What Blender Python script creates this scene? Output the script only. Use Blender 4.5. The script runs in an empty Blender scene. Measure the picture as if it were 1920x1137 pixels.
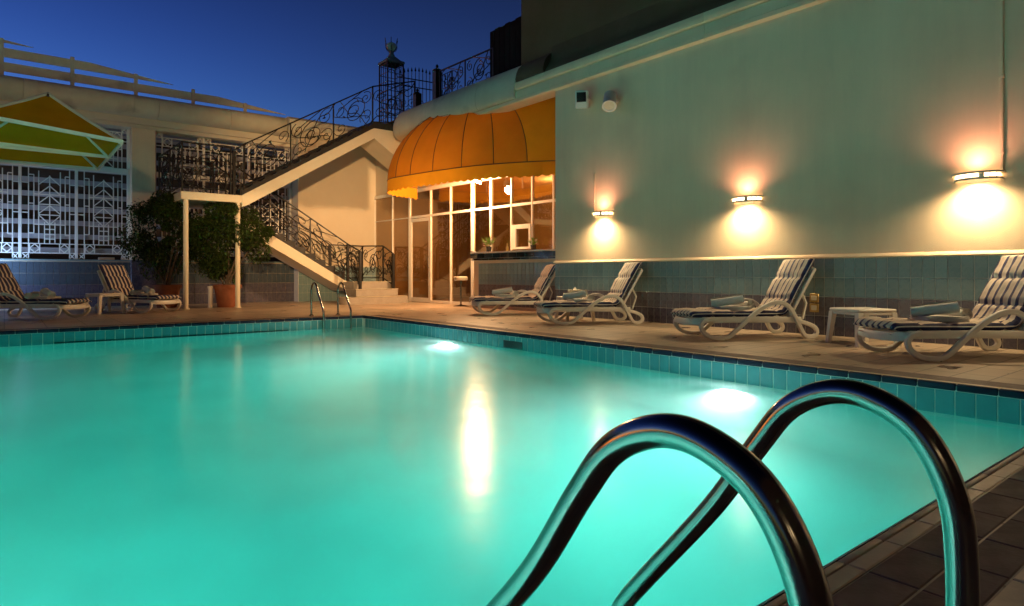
import bpy, bmesh, math, random
from mathutils import Vector, Matrix, noise as mnoise
R = math.radians
PI = math.pi
S = bpy.context.scene
C = S.collection
rnd = random.Random(7)

# ------------------------------------------------------------------ camera, sky, exposure
cam = bpy.data.objects.new('camera', bpy.data.cameras.new('camera'))
C.objects.link(cam)
cam.location = (0, 0, 0.78)
cam.rotation_euler = (R(90), 0, -math.atan2(952, 1195))
cam.data.sensor_width = 36
cam.data.lens = 1195 / 1920 * 36
cam.data.shift_y = -54.5 / 1920
cam.data.clip_start = 0.02
cam.data.clip_end = 2000
S.camera = cam

W = bpy.data.worlds.new('World')
S.world = W
W.use_nodes = True
nt = W.node_tree
bg = nt.nodes['Background']
sky = nt.nodes.new('ShaderNodeTexSky')
sky.sky_type = 'NISHITA'
sky.sun_disc = False
sky.sun_elevation = R(4)
sky.sun_rotation = R(-28)
sky.air_density = 1.6
sky.dust_density = 0.3
sky.ozone_density = 4.0
gam = nt.nodes.new('ShaderNodeGamma'); gam.inputs[1].default_value = 1.8
tint = nt.nodes.new('ShaderNodeMix'); tint.data_type = 'RGBA'; tint.blend_type = 'MULTIPLY'
tint.inputs[0].default_value = 1.0
tint.inputs[7].default_value = (0.24, 0.335, 1.0, 1)
glow = nt.nodes.new('ShaderNodeMix'); glow.data_type = 'RGBA'; glow.blend_type = 'ADD'
glow.inputs[0].default_value = 1.0
glow.inputs[7].default_value = (0.10, 0.13, 0.0, 1)
nt.links.new(sky.outputs[0], gam.inputs[0])
nt.links.new(gam.outputs[0], tint.inputs[6])
nt.links.new(tint.outputs[2], glow.inputs[6])
# twilight: the sky darkens steadily from the horizon to the zenith
tcw = nt.nodes.new('ShaderNodeTexCoord'); sepw = nt.nodes.new('ShaderNodeSeparateXYZ')
nt.links.new(tcw.outputs['Generated'], sepw.inputs[0])
fall = nt.nodes.new('ShaderNodeMath'); fall.operation = 'POWER'; fall.inputs[0].default_value = 0.009
clampz = nt.nodes.new('ShaderNodeMath'); clampz.operation = 'MAXIMUM'; clampz.inputs[1].default_value = 0.0
nt.links.new(sepw.outputs[2], clampz.inputs[0]); nt.links.new(clampz.outputs[0], fall.inputs[1])
dim = nt.nodes.new('ShaderNodeVectorMath'); dim.operation = 'SCALE'
nt.links.new(glow.outputs[2], dim.inputs[0]); nt.links.new(fall.outputs[0], dim.inputs['Scale'])
nt.links.new(dim.outputs[0], bg.inputs[0])
bg.inputs[1].default_value = 0.33

vs = S.view_settings
vs.view_transform = 'Standard'
vs.look = 'None'
vs.gamma = 1
vs.use_curve_mapping = False
vs.exposure = 0.55
cy = S.cycles
cy.use_denoising = True
cy.max_bounces = 10
cy.diffuse_bounces = 4
cy.glossy_bounces = 5
cy.transmission_bounces = 8
cy.transparent_max_bounces = 12
cy.volume_bounces = 2
cy.sample_clamp_indirect = 4.0
cy.sample_clamp_direct = 0.0
cy.blur_glossy = 0.6
cy.caustics_reflective = False
cy.caustics_refractive = True

# ------------------------------------------------------------------ lamp settings (the lamps stand in their fixtures further down)
P_AWNING = 225.0
P_BEAM = 320.0
P_HOTEL = 11000.0
P_HOTEL_LEFT = 1050.0
P_ROOM = 66.0
P_SCONCE_DOWN = 96.0
P_SCONCE_UP = 21.0
P_POOL = 600.0
P_POOL_NEAR = 680.0
P_POOL_LEFT = 1000.0
P_FLOOD = 130.0
P_BACK = 38.0

# ------------------------------------------------------------------ helpers
def tag(o, label=None, cat=None, group=None, kind=None):
    if label: o['label'] = label
    if cat: o['category'] = cat
    if group: o['group'] = group
    if kind: o['kind'] = kind
    return o

def empty(name, loc=(0, 0, 0), rz=0.0, label=None, cat=None, group=None):
    o = bpy.data.objects.new(name, None)
    C.objects.link(o)
    o.empty_display_size = 0.1
    o.location = loc
    o.rotation_euler = (0, 0, rz)
    return tag(o, label, cat, group)

def inst(name, mesh, parent, loc=(0, 0, 0), rot=(0, 0, 0), scale=None):
    o = bpy.data.objects.new(name, mesh)
    C.objects.link(o)
    o.parent = parent
    o.location = loc
    o.rotation_euler = rot
    if scale: o.scale = scale
    return o

def copy_tree(o, parent=None):
    c = o.copy()
    C.objects.link(c)
    c.parent = parent
    for ch in list(o.children):
        copy_tree(ch, c)
    return c

class MB:
    def __init__(self):
        self.v = []; self.f = []; self.uv = None
    def add(self, vs, fs):
        b = len(self.v)
        self.v += [tuple(p) for p in vs]
        self.f += [tuple(i + b for i in f) for f in fs]
        return self
    def box(self, x0, x1, y0, y1, z0, z1, M=None):
        vs = [(x0, y0, z0), (x1, y0, z0), (x1, y1, z0), (x0, y1, z0), (x0, y0, z1), (x1, y0, z1), (x1, y1, z1), (x0, y1, z1)]
        if M is not None: vs = [M @ Vector(p) for p in vs]
        return self.add(vs, [(3, 2, 1, 0), (4, 5, 6, 7), (0, 1, 5, 4), (1, 2, 6, 5), (2, 3, 7, 6), (3, 0, 4, 7)])
    def cbox(self, x0, x1, y0, y1, z0, z1, b=0.006, seg=1, M=None):
        bm = bmesh.new()
        vs = [bm.verts.new(p) for p in [(x0, y0, z0), (x1, y0, z0), (x1, y1, z0), (x0, y1, z0), (x0, y0, z1), (x1, y0, z1), (x1, y1, z1), (x0, y1, z1)]]
        for f in [(3, 2, 1, 0), (4, 5, 6, 7), (0, 1, 5, 4), (1, 2, 6, 5), (2, 3, 7, 6), (3, 0, 4, 7)]:
            bm.faces.new([vs[i] for i in f])
        bmesh.ops.bevel(bm, geom=list(bm.edges), offset=b, segments=seg, affect='EDGES', profile=0.5)
        bm.verts.index_update()
        self.add([(M @ v.co if M is not None else v.co.copy()) for v in bm.verts], [[v.index for v in f.verts] for f in bm.faces])
        bm.free()
        return self
    def bar(self, a, b, w, h, up=(0, 0, 1)):
        a = Vector(a); b = Vector(b); d = (b - a); L = d.length
        if L < 1e-6: return self
        d.normalize(); up = Vector(up)
        if abs(d.dot(up)) > 0.98: up = Vector((1, 0, 0)) if abs(d.x) < 0.9 else Vector((0, 1, 0))
        s = d.cross(up).normalized(); u = s.cross(d)
        M = Matrix((( s.x, d.x, u.x, a.x), (s.y, d.y, u.y, a.y), (s.z, d.z, u.z, a.z), (0, 0, 0, 1)))
        return self.box(-w / 2, w / 2, 0, L, -h / 2, h / 2, M)
    def tube(self, pts, r, n=8, closed=False, cap=True, sq=None, up=None):
        """swept round tube, or a rectangular one when sq = (half width, half height); r may be a list"""
        P = [Vector(p) for p in pts]; m = len(P)
        rs = r if isinstance(r, (list, tuple)) else [r] * m
        T = []
        for i in range(m):
            if closed: t = P[(i + 1) % m] - P[i - 1]
            else: t = P[min(i + 1, m - 1)] - P[max(i - 1, 0)]
            T.append(t.normalized())
        if up is not None: N = Vector(up)
        else:
            N = Vector((0, 0, 1)) if abs(T[0].z) < 0.9 else Vector((1, 0, 0))
        rings = []
        for i in range(m):
            N = (N - T[i] * N.dot(T[i]))
            if N.length < 1e-6: N = T[i].orthogonal()
            N.normalize(); B = T[i].cross(N)
            if sq:
                a, b = sq; c = 0.3
                ring = [P[i] + B * x + N * y for x, y in [(-a, -b * (1 - c)), (-a * (1 - c), -b), (a * (1 - c), -b), (a, -b * (1 - c)), (a, b * (1 - c)), (a * (1 - c), b), (-a * (1 - c), b), (-a, b * (1 - c))]]
            else:
                ring = [P[i] + (N * math.cos(2 * PI * k / n) + B * math.sin(2 * PI * k / n)) * rs[i] for k in range(n)]
            rings.append(ring)
        k = len(rings[0]); vs = [p for g in rings for p in g]; fs = []
        for i in range(m if closed else m - 1):
            j = (i + 1) % m
            for q in range(k):
                fs.append((i * k + q, i * k + (q + 1) % k, j * k + (q + 1) % k, j * k + q))
        if not closed and cap:
            fs.append(tuple(range(k))[::-1]); fs.append(tuple((m - 1) * k + q for q in range(k)))
        return self.add(vs, fs)
    def lathe(self, prof, n=24, c=(0, 0, 0), M=None):
        vs = []; fs = []; m = len(prof)
        for i in range(n):
            a = 2 * PI * i / n
            for r, z in prof:
                p = Vector((c[0] + r * math.cos(a), c[1] + r * math.sin(a), c[2] + z))
                vs.append(M @ p if M is not None else p)
        for i in range(n):
            j = (i + 1) % n
            for q in range(m - 1):
                fs.append((i * m + q, j * m + q, j * m + q + 1, i * m + q + 1))
        return self.add(vs, fs)
    def prism(self, poly, fn0, fn1):
        """closed solid: a polygon mapped by fn0 (one end) and fn1 (other end)"""
        n = len(poly)
        vs = [fn0(*p) for p in poly] + [fn1(*p) for p in poly]
        fs = [tuple(range(n))[::-1], tuple(range(n, 2 * n))] + [(i, (i + 1) % n, n + (i + 1) % n, n + i) for i in range(n)]
        return self.add(vs, fs)
    def grid(self, fn, nu, nv, closed_u=False):
        vs = [fn(i / (nu if closed_u else nu - 1), j / (nv - 1)) for i in range(nu) for j in range(nv)]
        fs = []
        for i in range(nu if closed_u else nu - 1):
            k = (i + 1) % nu
            for j in range(nv - 1):
                fs.append((i * nv + j, k * nv + j, k * nv + j + 1, i * nv + j + 1))
        return self.add(vs, fs)
    def mesh(self, name, m, smooth=40, fix=True):
        me = bpy.data.meshes.new(name)
        me.from_pydata(self.v, [], self.f)
        if fix:
            bm = bmesh.new(); bm.from_mesh(me)
            bmesh.ops.recalc_face_normals(bm, faces=list(bm.faces))
            bm.to_mesh(me); bm.free()
        if smooth:
            me.polygons.foreach_set('use_smooth', [True] * len(me.polygons))
            me.set_sharp_from_angle(angle=R(smooth))
        if m: me.materials.append(m)
        return me
    def build(self, name, m, parent=None, smooth=40, fix=True, loc=(0, 0, 0)):
        o = bpy.data.objects.new(name, self.mesh(name, m, smooth, fix))
        C.objects.link(o)
        o.parent = parent
        o.location = loc
        return o

def spline(pts, n=6, closed=False):
    P = [Vector(p) for p in pts]; m = len(P); out = []
    rng = range(m) if closed else range(m - 1)
    for i in rng:
        if closed: p0, p1, p2, p3 = P[i - 1], P[i], P[(i + 1) % m], P[(i + 2) % m]
        else: p0, p1, p2, p3 = P[max(i - 1, 0)], P[i], P[i + 1], P[min(i + 2, m - 1)]
        for k in range(n):
            t = k / n
            out.append(0.5 * ((2 * p1) + (p2 - p0) * t + (2 * p0 - 5 * p1 + 4 * p2 - p3) * t * t + (3 * p1 - p0 - 3 * p2 + p3) * t ** 3))
    if not closed: out.append(P[-1])
    return out

# ------------------------------------------------------------------ materials
def mat(name, col, rough=0.5, metal=0.0, var=0.0, vscale=3.0, bump=0.0, bscale=60.0, rand=0.0, coat=0.0, spec=0.5, stain=None, emit=None, estr=0.0):
    m = bpy.data.materials.new(name)
    m.use_nodes = True
    t = m.node_tree; p = t.nodes['Principled BSDF']; L = t.links.new
    p.inputs['Base Color'].default_value = (*col, 1)
    p.inputs['Roughness'].default_value = rough
    p.inputs['Metallic'].default_value = metal
    p.inputs['Specular IOR Level'].default_value = spec
    if coat:
        p.inputs['Coat Weight'].default_value = coat
        p.inputs['Coat Roughness'].default_value = 0.08
    if emit:
        p.inputs['Emission Color'].default_value = (*emit, 1)
        p.inputs['Emission Strength'].default_value = estr
    if var or bump or rand or stain:
        tc = t.nodes.new('ShaderNodeTexCoord')
        src = None
        if var or rand or stain:
            val = t.nodes.new('ShaderNodeValue'); val.outputs[0].default_value = 1.0
            cur = val.outputs[0]
            if var:
                n = t.nodes.new('ShaderNodeTexNoise'); n.inputs['Scale'].default_value = vscale; n.inputs['Detail'].default_value = 6; n.inputs['Roughness'].default_value = 0.65
                L(tc.outputs['Object'], n.inputs['Vector'])
                mr = t.nodes.new('ShaderNodeMapRange'); mr.inputs[1].default_value = 0.3; mr.inputs[2].default_value = 0.7; mr.inputs[3].default_value = 1 - var; mr.inputs[4].default_value = 1 + var
                L(n.outputs[0], mr.inputs[0]); cur = mr.outputs[0]
                rr = t.nodes.new('ShaderNodeMapRange'); rr.inputs[1].default_value = 0.3; rr.inputs[2].default_value = 0.7; rr.inputs[3].default_value = min(1, rough * 1.2); rr.inputs[4].default_value = rough * 0.8
                L(n.outputs[0], rr.inputs[0]); L(rr.outputs[0], p.inputs['Roughness'])
            if name in ('cream_plaster', 'parapet_paint', 'dark_olive_render'):
                mp_ = t.nodes.new('ShaderNodeMapping'); mp_.inputs['Scale'].default_value = (2.2, 2.2, 0.22)
                ns = t.nodes.new('ShaderNodeTexNoise'); ns.inputs['Scale'].default_value = 1.5; ns.inputs['Detail'].default_value = 8; ns.inputs['Roughness'].default_value = 0.7
                L(tc.outputs['Object'], mp_.inputs['Vector']); L(mp_.outputs[0], ns.inputs['Vector'])
                ms = t.nodes.new('ShaderNodeMapRange'); ms.inputs[1].default_value = 0.35; ms.inputs[2].default_value = 0.72; ms.inputs[3].default_value = 1.03; ms.inputs[4].default_value = 0.94
                L(ns.outputs[0], ms.inputs[0])
                mq = t.nodes.new('ShaderNodeMath'); mq.operation = 'MULTIPLY'; L(cur, mq.inputs[0]); L(ms.outputs[0], mq.inputs[1]); cur = mq.outputs[0]
            if rand:
                oi = t.nodes.new('ShaderNodeObjectInfo')
                mr2 = t.nodes.new('ShaderNodeMapRange'); mr2.inputs[3].default_value = 1 - rand; mr2.inputs[4].default_value = 1 + rand
                L(oi.outputs['Random'], mr2.inputs[0])
                mu = t.nodes.new('ShaderNodeMath'); mu.operation = 'MULTIPLY'
                L(cur, mu.inputs[0]); L(mr2.outputs[0], mu.inputs[1]); cur = mu.outputs[0]
            mx = t.nodes.new('ShaderNodeVectorMath'); mx.operation = 'SCALE'
            mx.inputs[0].default_value = col
            L(cur, mx.inputs['Scale'])
            outc = mx.outputs[0]
            if stain:
                scol, ssc, lo, hi = stain
                n2 = t.nodes.new('ShaderNodeTexNoise'); n2.inputs['Scale'].default_value = ssc; n2.inputs['Detail'].default_value = 4
                L(tc.outputs['Object'], n2.inputs['Vector'])
                m3 = t.nodes.new('ShaderNodeMapRange'); m3.inputs[1].default_value = lo; m3.inputs[2].default_value = hi
                L(n2.outputs[0], m3.inputs[0])
                mix = t.nodes.new('ShaderNodeMix'); mix.data_type = 'RGBA'
                L(m3.outputs[0], mix.inputs[0]); L(outc, mix.inputs[6]); mix.inputs[7].default_value = (*scol, 1)
                outc = mix.outputs[2]
            L(outc, p.inputs['Base Color'])
        if bump:
            n3 = t.nodes.new('ShaderNodeTexNoise'); n3.inputs['Scale'].default_value = bscale; n3.inputs['Detail'].default_value = 5
            L(tc.outputs['Object'], n3.inputs['Vector'])
            b = t.nodes.new('ShaderNodeBump'); b.inputs['Strength'].default_value = bump; b.inputs['Distance'].default_value = 0.01
            L(n3.outputs[0], b.inputs['Height']); L(b.outputs[0], p.inputs['Normal'])
    return m

def brick_mat(name, c1, c2, grout, sx, sy, rough=0.35, off=0.0, mortar=0.02, mapping='xy', bump=0.4, stain=None):
    m = mat(name, c1, rough)
    t = m.node_tree; p = t.nodes['Principled BSDF']; L = t.links.new
    tc = t.nodes.new('ShaderNodeTexCoord')
    sep = t.nodes.new('ShaderNodeSeparateXYZ'); cmb = t.nodes.new('ShaderNodeCombineXYZ')
    L(tc.outputs['Object'], sep.inputs[0])
    L(sep.outputs['XYZ'.index(mapping[0].upper())], cmb.inputs[0]); L(sep.outputs['XYZ'.index(mapping[1].upper())], cmb.inputs[1])
    b = t.nodes.new('ShaderNodeTexBrick'); b.offset = off; b.squash = 1.0
    b.inputs['Scale'].default_value = 1.0
    b.inputs['Brick Width'].default_value = sx; b.inputs['Row Height'].default_value = sy
    b.inputs['Mortar Size'].default_value = mortar * min(sx, sy)
    b.inputs['Color1'].default_value = (*c1, 1); b.inputs['Color2'].default_value = (*c2, 1); b.inputs['Mortar'].default_value = (*grout, 1)
    L(cmb.outputs[0], b.inputs['Vector'])
    n = t.nodes.new('ShaderNodeTexNoise'); n.inputs['Scale'].default_value = 1.3; n.inputs['Detail'].default_value = 7
    L(tc.outputs['Object'], n.inputs['Vector'])
    mr = t.nodes.new('ShaderNodeMapRange'); mr.inputs[1].default_value = 0.3; mr.inputs[2].default_value = 0.7; mr.inputs[3].default_value = 0.72; mr.inputs[4].default_value = 1.2
    L(n.outputs[0], mr.inputs[0])
    mx = t.nodes.new('ShaderNodeVectorMath'); mx.operation = 'SCALE'
    L(b.outputs['Color'], mx.inputs[0]); L(mr.outputs[0], mx.inputs['Scale'])
    outc = mx.outputs[0]
    if stain:
        scol, ssc, lo, hi = stain
        mp = t.nodes.new('ShaderNodeMapping'); mp.inputs['Scale'].default_value = (1.0, 1.8, 1)
        L(tc.outputs['Object'], mp.inputs['Vector'])
        n2 = t.nodes.new('ShaderNodeTexNoise'); n2.inputs['Scale'].default_value = ssc; n2.inputs['Detail'].default_value = 3
        L(mp.outputs[0], n2.inputs['Vector'])
        m3 = t.nodes.new('ShaderNodeMapRange'); m3.inputs[1].default_value = lo; m3.inputs[2].default_value = hi
        L(n2.outputs[0], m3.inputs[0])
        mix = t.nodes.new('ShaderNodeMix'); mix.data_type = 'RGBA'
        L(m3.outputs[0], mix.inputs[0]); L(outc, mix.inputs[6]); mix.inputs[7].default_value = (*scol, 1)
        outc = mix.outputs[2]
        rr = t.nodes.new('ShaderNodeMapRange'); rr.inputs[3].default_value = rough; rr.inputs[4].default_value = 0.12
        L(m3.outputs[0], rr.inputs[0]); L(rr.outputs[0], p.inputs['Roughness'])
    L(outc, p.inputs['Base Color'])
    bp = t.nodes.new('ShaderNodeBump'); bp.inputs['Strength'].default_value = bump; bp.inputs['Distance'].default_value = 0.004; bp.invert = True
    L(b.outputs['Fac'], bp.inputs['Height']); L(bp.outputs[0], p.inputs['Normal'])
    return m

def fabric_mat(name, col, trans=0.5, var=0.08):
    m = bpy.data.materials.new(name); m.use_nodes = True
    t = m.node_tree; L = t.links.new
    p = t.nodes['Principled BSDF']; out = t.nodes['Material Output']
    tc = t.nodes.new('ShaderNodeTexCoord')
    n = t.nodes.new('ShaderNodeTexNoise'); n.inputs['Scale'].default_value = 2.5; n.inputs['Detail'].default_value = 6
    L(tc.outputs['Object'], n.inputs['Vector'])
    oi = t.nodes.new('ShaderNodeObjectInfo')
    mr = t.nodes.new('ShaderNodeMapRange'); mr.inputs[1].default_value = 0.3; mr.inputs[2].default_value = 0.7; mr.inputs[3].default_value = 1 - var; mr.inputs[4].default_value = 1 + var
    L(n.outputs[0], mr.inputs[0])
    m2 = t.nodes.new('ShaderNodeMapRange'); m2.inputs[3].default_value = 0.92; m2.inputs[4].default_value = 1.08
    L(oi.outputs['Random'], m2.inputs[0])
    mu = t.nodes.new('ShaderNodeMath'); mu.operation = 'MULTIPLY'; L(mr.outputs[0], mu.inputs[0]); L(m2.outputs[0], mu.inputs[1])
    sc = t.nodes.new('ShaderNodeVectorMath'); sc.operation = 'SCALE'; sc.inputs[0].default_value = col; L(mu.outputs[0], sc.inputs['Scale'])
    L(sc.outputs[0], p.inputs['Base Color']); p.inputs['Roughness'].default_value = 0.8; p.inputs['Specular IOR Level'].default_value = 0.15
    n2 = t.nodes.new('ShaderNodeTexNoise'); n2.inputs['Scale'].default_value = 5; n2.inputs['Detail'].default_value = 8
    L(tc.outputs['Object'], n2.inputs['Vector'])
    b = t.nodes.new('ShaderNodeBump'); b.inputs['Strength'].default_value = 0.25; b.inputs['Distance'].default_value = 0.02
    L(n2.outputs[0], b.inputs['Height']); L(b.outputs[0], p.inputs['Normal'])
    tr = t.nodes.new('ShaderNodeBsdfTranslucent'); L(sc.outputs[0], tr.inputs['Color'])
    mx = t.nodes.new('ShaderNodeMixShader'); mx.inputs[0].default_value = trans
    L(p.outputs[0], mx.inputs[1]); L(tr.outputs[0], mx.inputs[2]); L(mx.outputs[0], out.inputs[0])
    return m

M = {}
M['wall'] = mat('cream_plaster', (0.87, 0.66, 0.44), 0.75, var=0.05, vscale=0.7, bump=0.25, bscale=90, stain=((0.76, 0.56, 0.37), 0.9, 0.58, 0.85))
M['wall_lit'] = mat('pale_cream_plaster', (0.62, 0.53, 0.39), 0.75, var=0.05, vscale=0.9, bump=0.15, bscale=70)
M['trim'] = mat('cream_trim_paint', (0.70, 0.63, 0.48), 0.55, var=0.06, vscale=1.3, bump=0.08, bscale=40)
M['parapet'] = mat('parapet_paint', (0.68, 0.62, 0.46), 0.6, var=0.10, vscale=1.2, bump=0.1, bscale=30, stain=((0.30, 0.27, 0.2), 1.4, 0.58, 0.8))
M['darkwall'] = mat('dark_olive_render', (0.095, 0.06, 0.028), 0.85, var=0.12, vscale=0.6, bump=0.2, bscale=50)
M['white'] = mat('white_paint', (0.78, 0.76, 0.70), 0.4, var=0.04, vscale=4, bump=0.04, bscale=60)
M['alu'] = mat('white_aluminium', (0.80, 0.77, 0.70), 0.3, var=0.03, vscale=6)
M['resin'] = mat('white_resin', (0.74, 0.70, 0.62), 0.38, var=0.06, vscale=5, bump=0.05, bscale=80, rand=0.04)
M['chrome'] = mat('polished_steel', (0.30, 0.30, 0.28), 0.17, 1.0, var=0.03, vscale=12)
M['iron'] = mat('black_wrought_iron', (0.016, 0.014, 0.013), 0.45, 0.3, var=0.2, vscale=20)
M['navy_tile'] = mat('navy_glazed_tile', (0.014, 0.016, 0.04), 0.5, rand=0.2, spec=0.2)
M['cream_tile'] = mat('cream_glazed_tile', (0.80, 0.64, 0.42), 0.4, var=0.12, vscale=9, bump=0.1, bscale=60, rand=0.1)
M['purple_tile'] = mat('mauve_floor_tile', (0.215, 0.155, 0.14), 0.62, spec=0.25, var=0.15, vscale=9, bump=0.15, bscale=90, rand=0.12)
M['grout'] = mat('tile_grout', (0.36, 0.31, 0.24), 0.85, var=0.15, vscale=8)
M['pale_grout'] = mat('pale_grout', (0.66, 0.66, 0.60), 0.8, var=0.1, vscale=8)
M['deck'] = brick_mat('cream_deck_tile', (0.54, 0.41, 0.29), (0.48, 0.365, 0.255), (0.22, 0.155, 0.10), 0.49, 0.245, rough=0.40, mortar=0.03, bump=0.8, stain=((0.14, 0.10, 0.07), 1.9, 0.63, 0.72))
M['tile_a'] = mat('teal_glazed_tile', (0.25, 0.36, 0.36), 0.28, var=0.10, vscale=12, rand=0.10, coat=0.25)
M['tile_b'] = mat('blue_green_glazed_tile', (0.19, 0.29, 0.31), 0.28, var=0.10, vscale=12, rand=0.10, coat=0.25)
M['tile_c'] = mat('mauve_glazed_tile', (0.15, 0.14, 0.165), 0.28, var=0.10, vscale=12, rand=0.14, coat=0.25)
M['tile_d'] = mat('dark_violet_glazed_tile', (0.085, 0.082, 0.12), 0.28, var=0.10, vscale=12, rand=0.14, coat=0.25)
M['pool_tile'] = mat('aqua_pool_tile', (0.075, 0.27, 0.30), 0.15, var=0.06, vscale=12, rand=0.08, coat=0.5)
M['pool_shell'] = brick_mat('pale_aqua_mosaic', (0.36, 0.68, 0.62), (0.34, 0.66, 0.60), (0.42, 0.62, 0.58), 0.123, 0.245, rough=0.5, mortar=0.03, mapping='yz')
M['pool_floor'] = brick_mat('pale_aqua_floor_mosaic', (0.40, 0.72, 0.65), (0.38, 0.70, 0.63), (0.46, 0.66, 0.62), 0.245, 0.245, rough=0.5, mortar=0.02)
M['black'] = mat('black_plastic', (0.012, 0.012, 0.013), 0.4)
M['zinc'] = mat('grey_green_zinc', (0.22, 0.26, 0.26), 0.6, var=0.1)
M['panel'] = mat('black_painted_board', (0.008, 0.008, 0.009), 0.9, spec=0.1)
M['ground'] = mat('dark_ground', (0.05, 0.045, 0.04), 0.9, var=0.3, vscale=0.3)
M['orange'] = fabric_mat('orange_canvas', (0.48, 0.165, 0.009), 0.11)
M['golden'] = fabric_mat('golden_backlit_canvas', (0.55, 0.23, 0.010), 0.13)  # valance: light through the orange canvas put into its golden colour
M['yellow'] = fabric_mat('yellow_canvas', (0.82, 0.40, 0.012), 0.48)
M['seam'] = mat('brown_piping', (0.12, 0.055, 0.02), 0.8)
M['terracotta'] = mat('terracotta', (0.24, 0.075, 0.03), 0.8, var=0.2, vscale=6, bump=0.15, bscale=40)
M['soil'] = mat('potting_soil', (0.03, 0.02, 0.015), 0.95, bump=0.6, bscale=60)
M['bark'] = mat('grey_bark', (0.09, 0.065, 0.045), 0.9, var=0.3, vscale=15, bump=0.4, bscale=50)
M['towel'] = mat('white_terry', (0.74, 0.70, 0.64), 0.95, var=0.05, vscale=25, bump=0.6, bscale=260)
M['brass'] = mat('brass_plate', (0.62, 0.43, 0.16), 0.35, 0.8, var=0.1, vscale=20)
M['slat'] = mat('pale_slat_paint', (0.42, 0.42, 0.45), 0.6, var=0.12, vscale=2)
M['backwall'] = mat('brown_render', (0.10, 0.075, 0.05), 0.85, var=0.25, vscale=0.8)
M['step'] = mat('pale_stone_step', (0.34, 0.30, 0.25), 0.5, var=0.15, vscale=5, bump=0.1, bscale=50)
M['dark_step'] = mat('dark_tread_edge', (0.02, 0.018, 0.018), 0.6, var=0.2, vscale=6)
M['interior'] = mat('interior_wall_paint', (0.52, 0.37, 0.20), 0.8, var=0.15, vscale=0.8)
M['interior_floor'] = mat('interior_floor_tile', (0.16, 0.11, 0.07), 0.4, var=0.15, vscale=2)
M['globe'] = mat('frosted_globe_glass', (0.6, 0.58, 0.5), 0.35)
M['dial'] = mat('dark_lens_plate', (0.012, 0.014, 0.016), 0.15, coat=0.5)
M['petal'] = mat('pale_pink_petals', (0.75, 0.50, 0.45), 0.7, rand=0.1)
M['fleaf'] = mat('bright_green_leaves', (0.16, 0.30, 0.04), 0.5, rand=0.2)
M['bulb'] = mat('lit_floodlight_glass', (1, 0.9, 0.75), 0.4, emit=(1.0, 0.72, 0.42), estr=300)
M['lens'] = mat('lit_pool_lens', (1, 1, 1), 0.4, emit=(0.9, 1.0, 0.95), estr=700)
M['slot'] = mat('lit_sconce_glass', (1, 0.9, 0.7), 0.4, emit=(1.0, 0.66, 0.34), estr=5.0)

def leaf_mat():
    m = bpy.data.materials.new('dark_green_leaves'); m.use_nodes = True
    t = m.node_tree; L = t.links.new; p = t.nodes['Principled BSDF']; out = t.nodes['Material Output']
    g = t.nodes.new('ShaderNodeNewGeometry')
    cr = t.nodes.new('ShaderNodeValToRGB')
    cr.color_ramp.elements[0].color = (0.010, 0.024, 0.005, 1); cr.color_ramp.elements[1].color = (0.06, 0.11, 0.018, 1)
    L(g.outputs['Random Per Island'], cr.inputs[0]); L(cr.outputs[0], p.inputs['Base Color'])
    p.inputs['Roughness'].default_value = 0.45
    tr = t.nodes.new('ShaderNodeBsdfTranslucent'); L(cr.outputs[0], tr.inputs['Color'])
    mx = t.nodes.new('ShaderNodeMixShader'); mx.inputs[0].default_value = 0.25
    L(p.outputs[0], mx.inputs[1]); L(tr.outputs[0], mx.inputs[2]); L(mx.outputs[0], out.inputs[0])
    return m
M['leaf'] = leaf_mat()

def cushion_mat():
    m = mat('navy_and_cream_stripes', (0.7, 0.6, 0.5), 0.85)
    t = m.node_tree; L = t.links.new; p = t.nodes['Principled BSDF']
    uv = t.nodes.new('ShaderNodeUVMap'); uv.uv_map = 'UVMap'
    sep = t.nodes.new('ShaderNodeSeparateXYZ'); L(uv.outputs[0], sep.inputs[0])
    mu = t.nodes.new('ShaderNodeMath'); mu.operation = 'MULTIPLY'; mu.inputs[1].default_value = 6.5; L(sep.outputs[0], mu.inputs[0])
    fr = t.nodes.new('ShaderNodeMath'); fr.operation = 'FRACT'; L(mu.outputs[0], fr.inputs[0])
    cr = t.nodes.new('ShaderNodeValToRGB'); cr.color_ramp.interpolation = 'CONSTANT'
    e = cr.color_ramp.elements
    e[0].position = 0.0; e[0].color = (0.020, 0.024, 0.085, 1)
    e[1].position = 0.47; e[1].color = (0.66, 0.55, 0.44, 1)
    q = e.new(0.44); q.color = (0.16, 0.10, 0.10, 1)
    q = e.new(0.96); q.color = (0.16, 0.10, 0.10, 1)
    L(fr.outputs[0], cr.inputs[0])
    tc = t.nodes.new('ShaderNodeTexCoord')
    n = t.nodes.new('ShaderNodeTexNoise'); n.inputs['Scale'].default_value = 22; n.inputs['Detail'].default_value = 6
    L(tc.outputs['Object'], n.inputs['Vector'])
    mr = t.nodes.new('ShaderNodeMapRange'); mr.inputs[3].default_value = 0.8; mr.inputs[4].default_value = 1.2; L(n.outputs[0], mr.inputs[0])
    sc = t.nodes.new('ShaderNodeVectorMath'); sc.operation = 'SCALE'; L(cr.outputs[0], sc.inputs[0]); L(mr.outputs[0], sc.inputs['Scale'])
    L(sc.outputs[0], p.inputs['Base Color'])
    b = t.nodes.new('ShaderNodeBump'); b.inputs['Strength'].default_value = 0.35; b.inputs['Distance'].default_value = 0.01
    L(n.outputs[0], b.inputs['Height']); L(b.outputs[0], p.inputs['Normal'])
    return m
M['cushion'] = cushion_mat()

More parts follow.
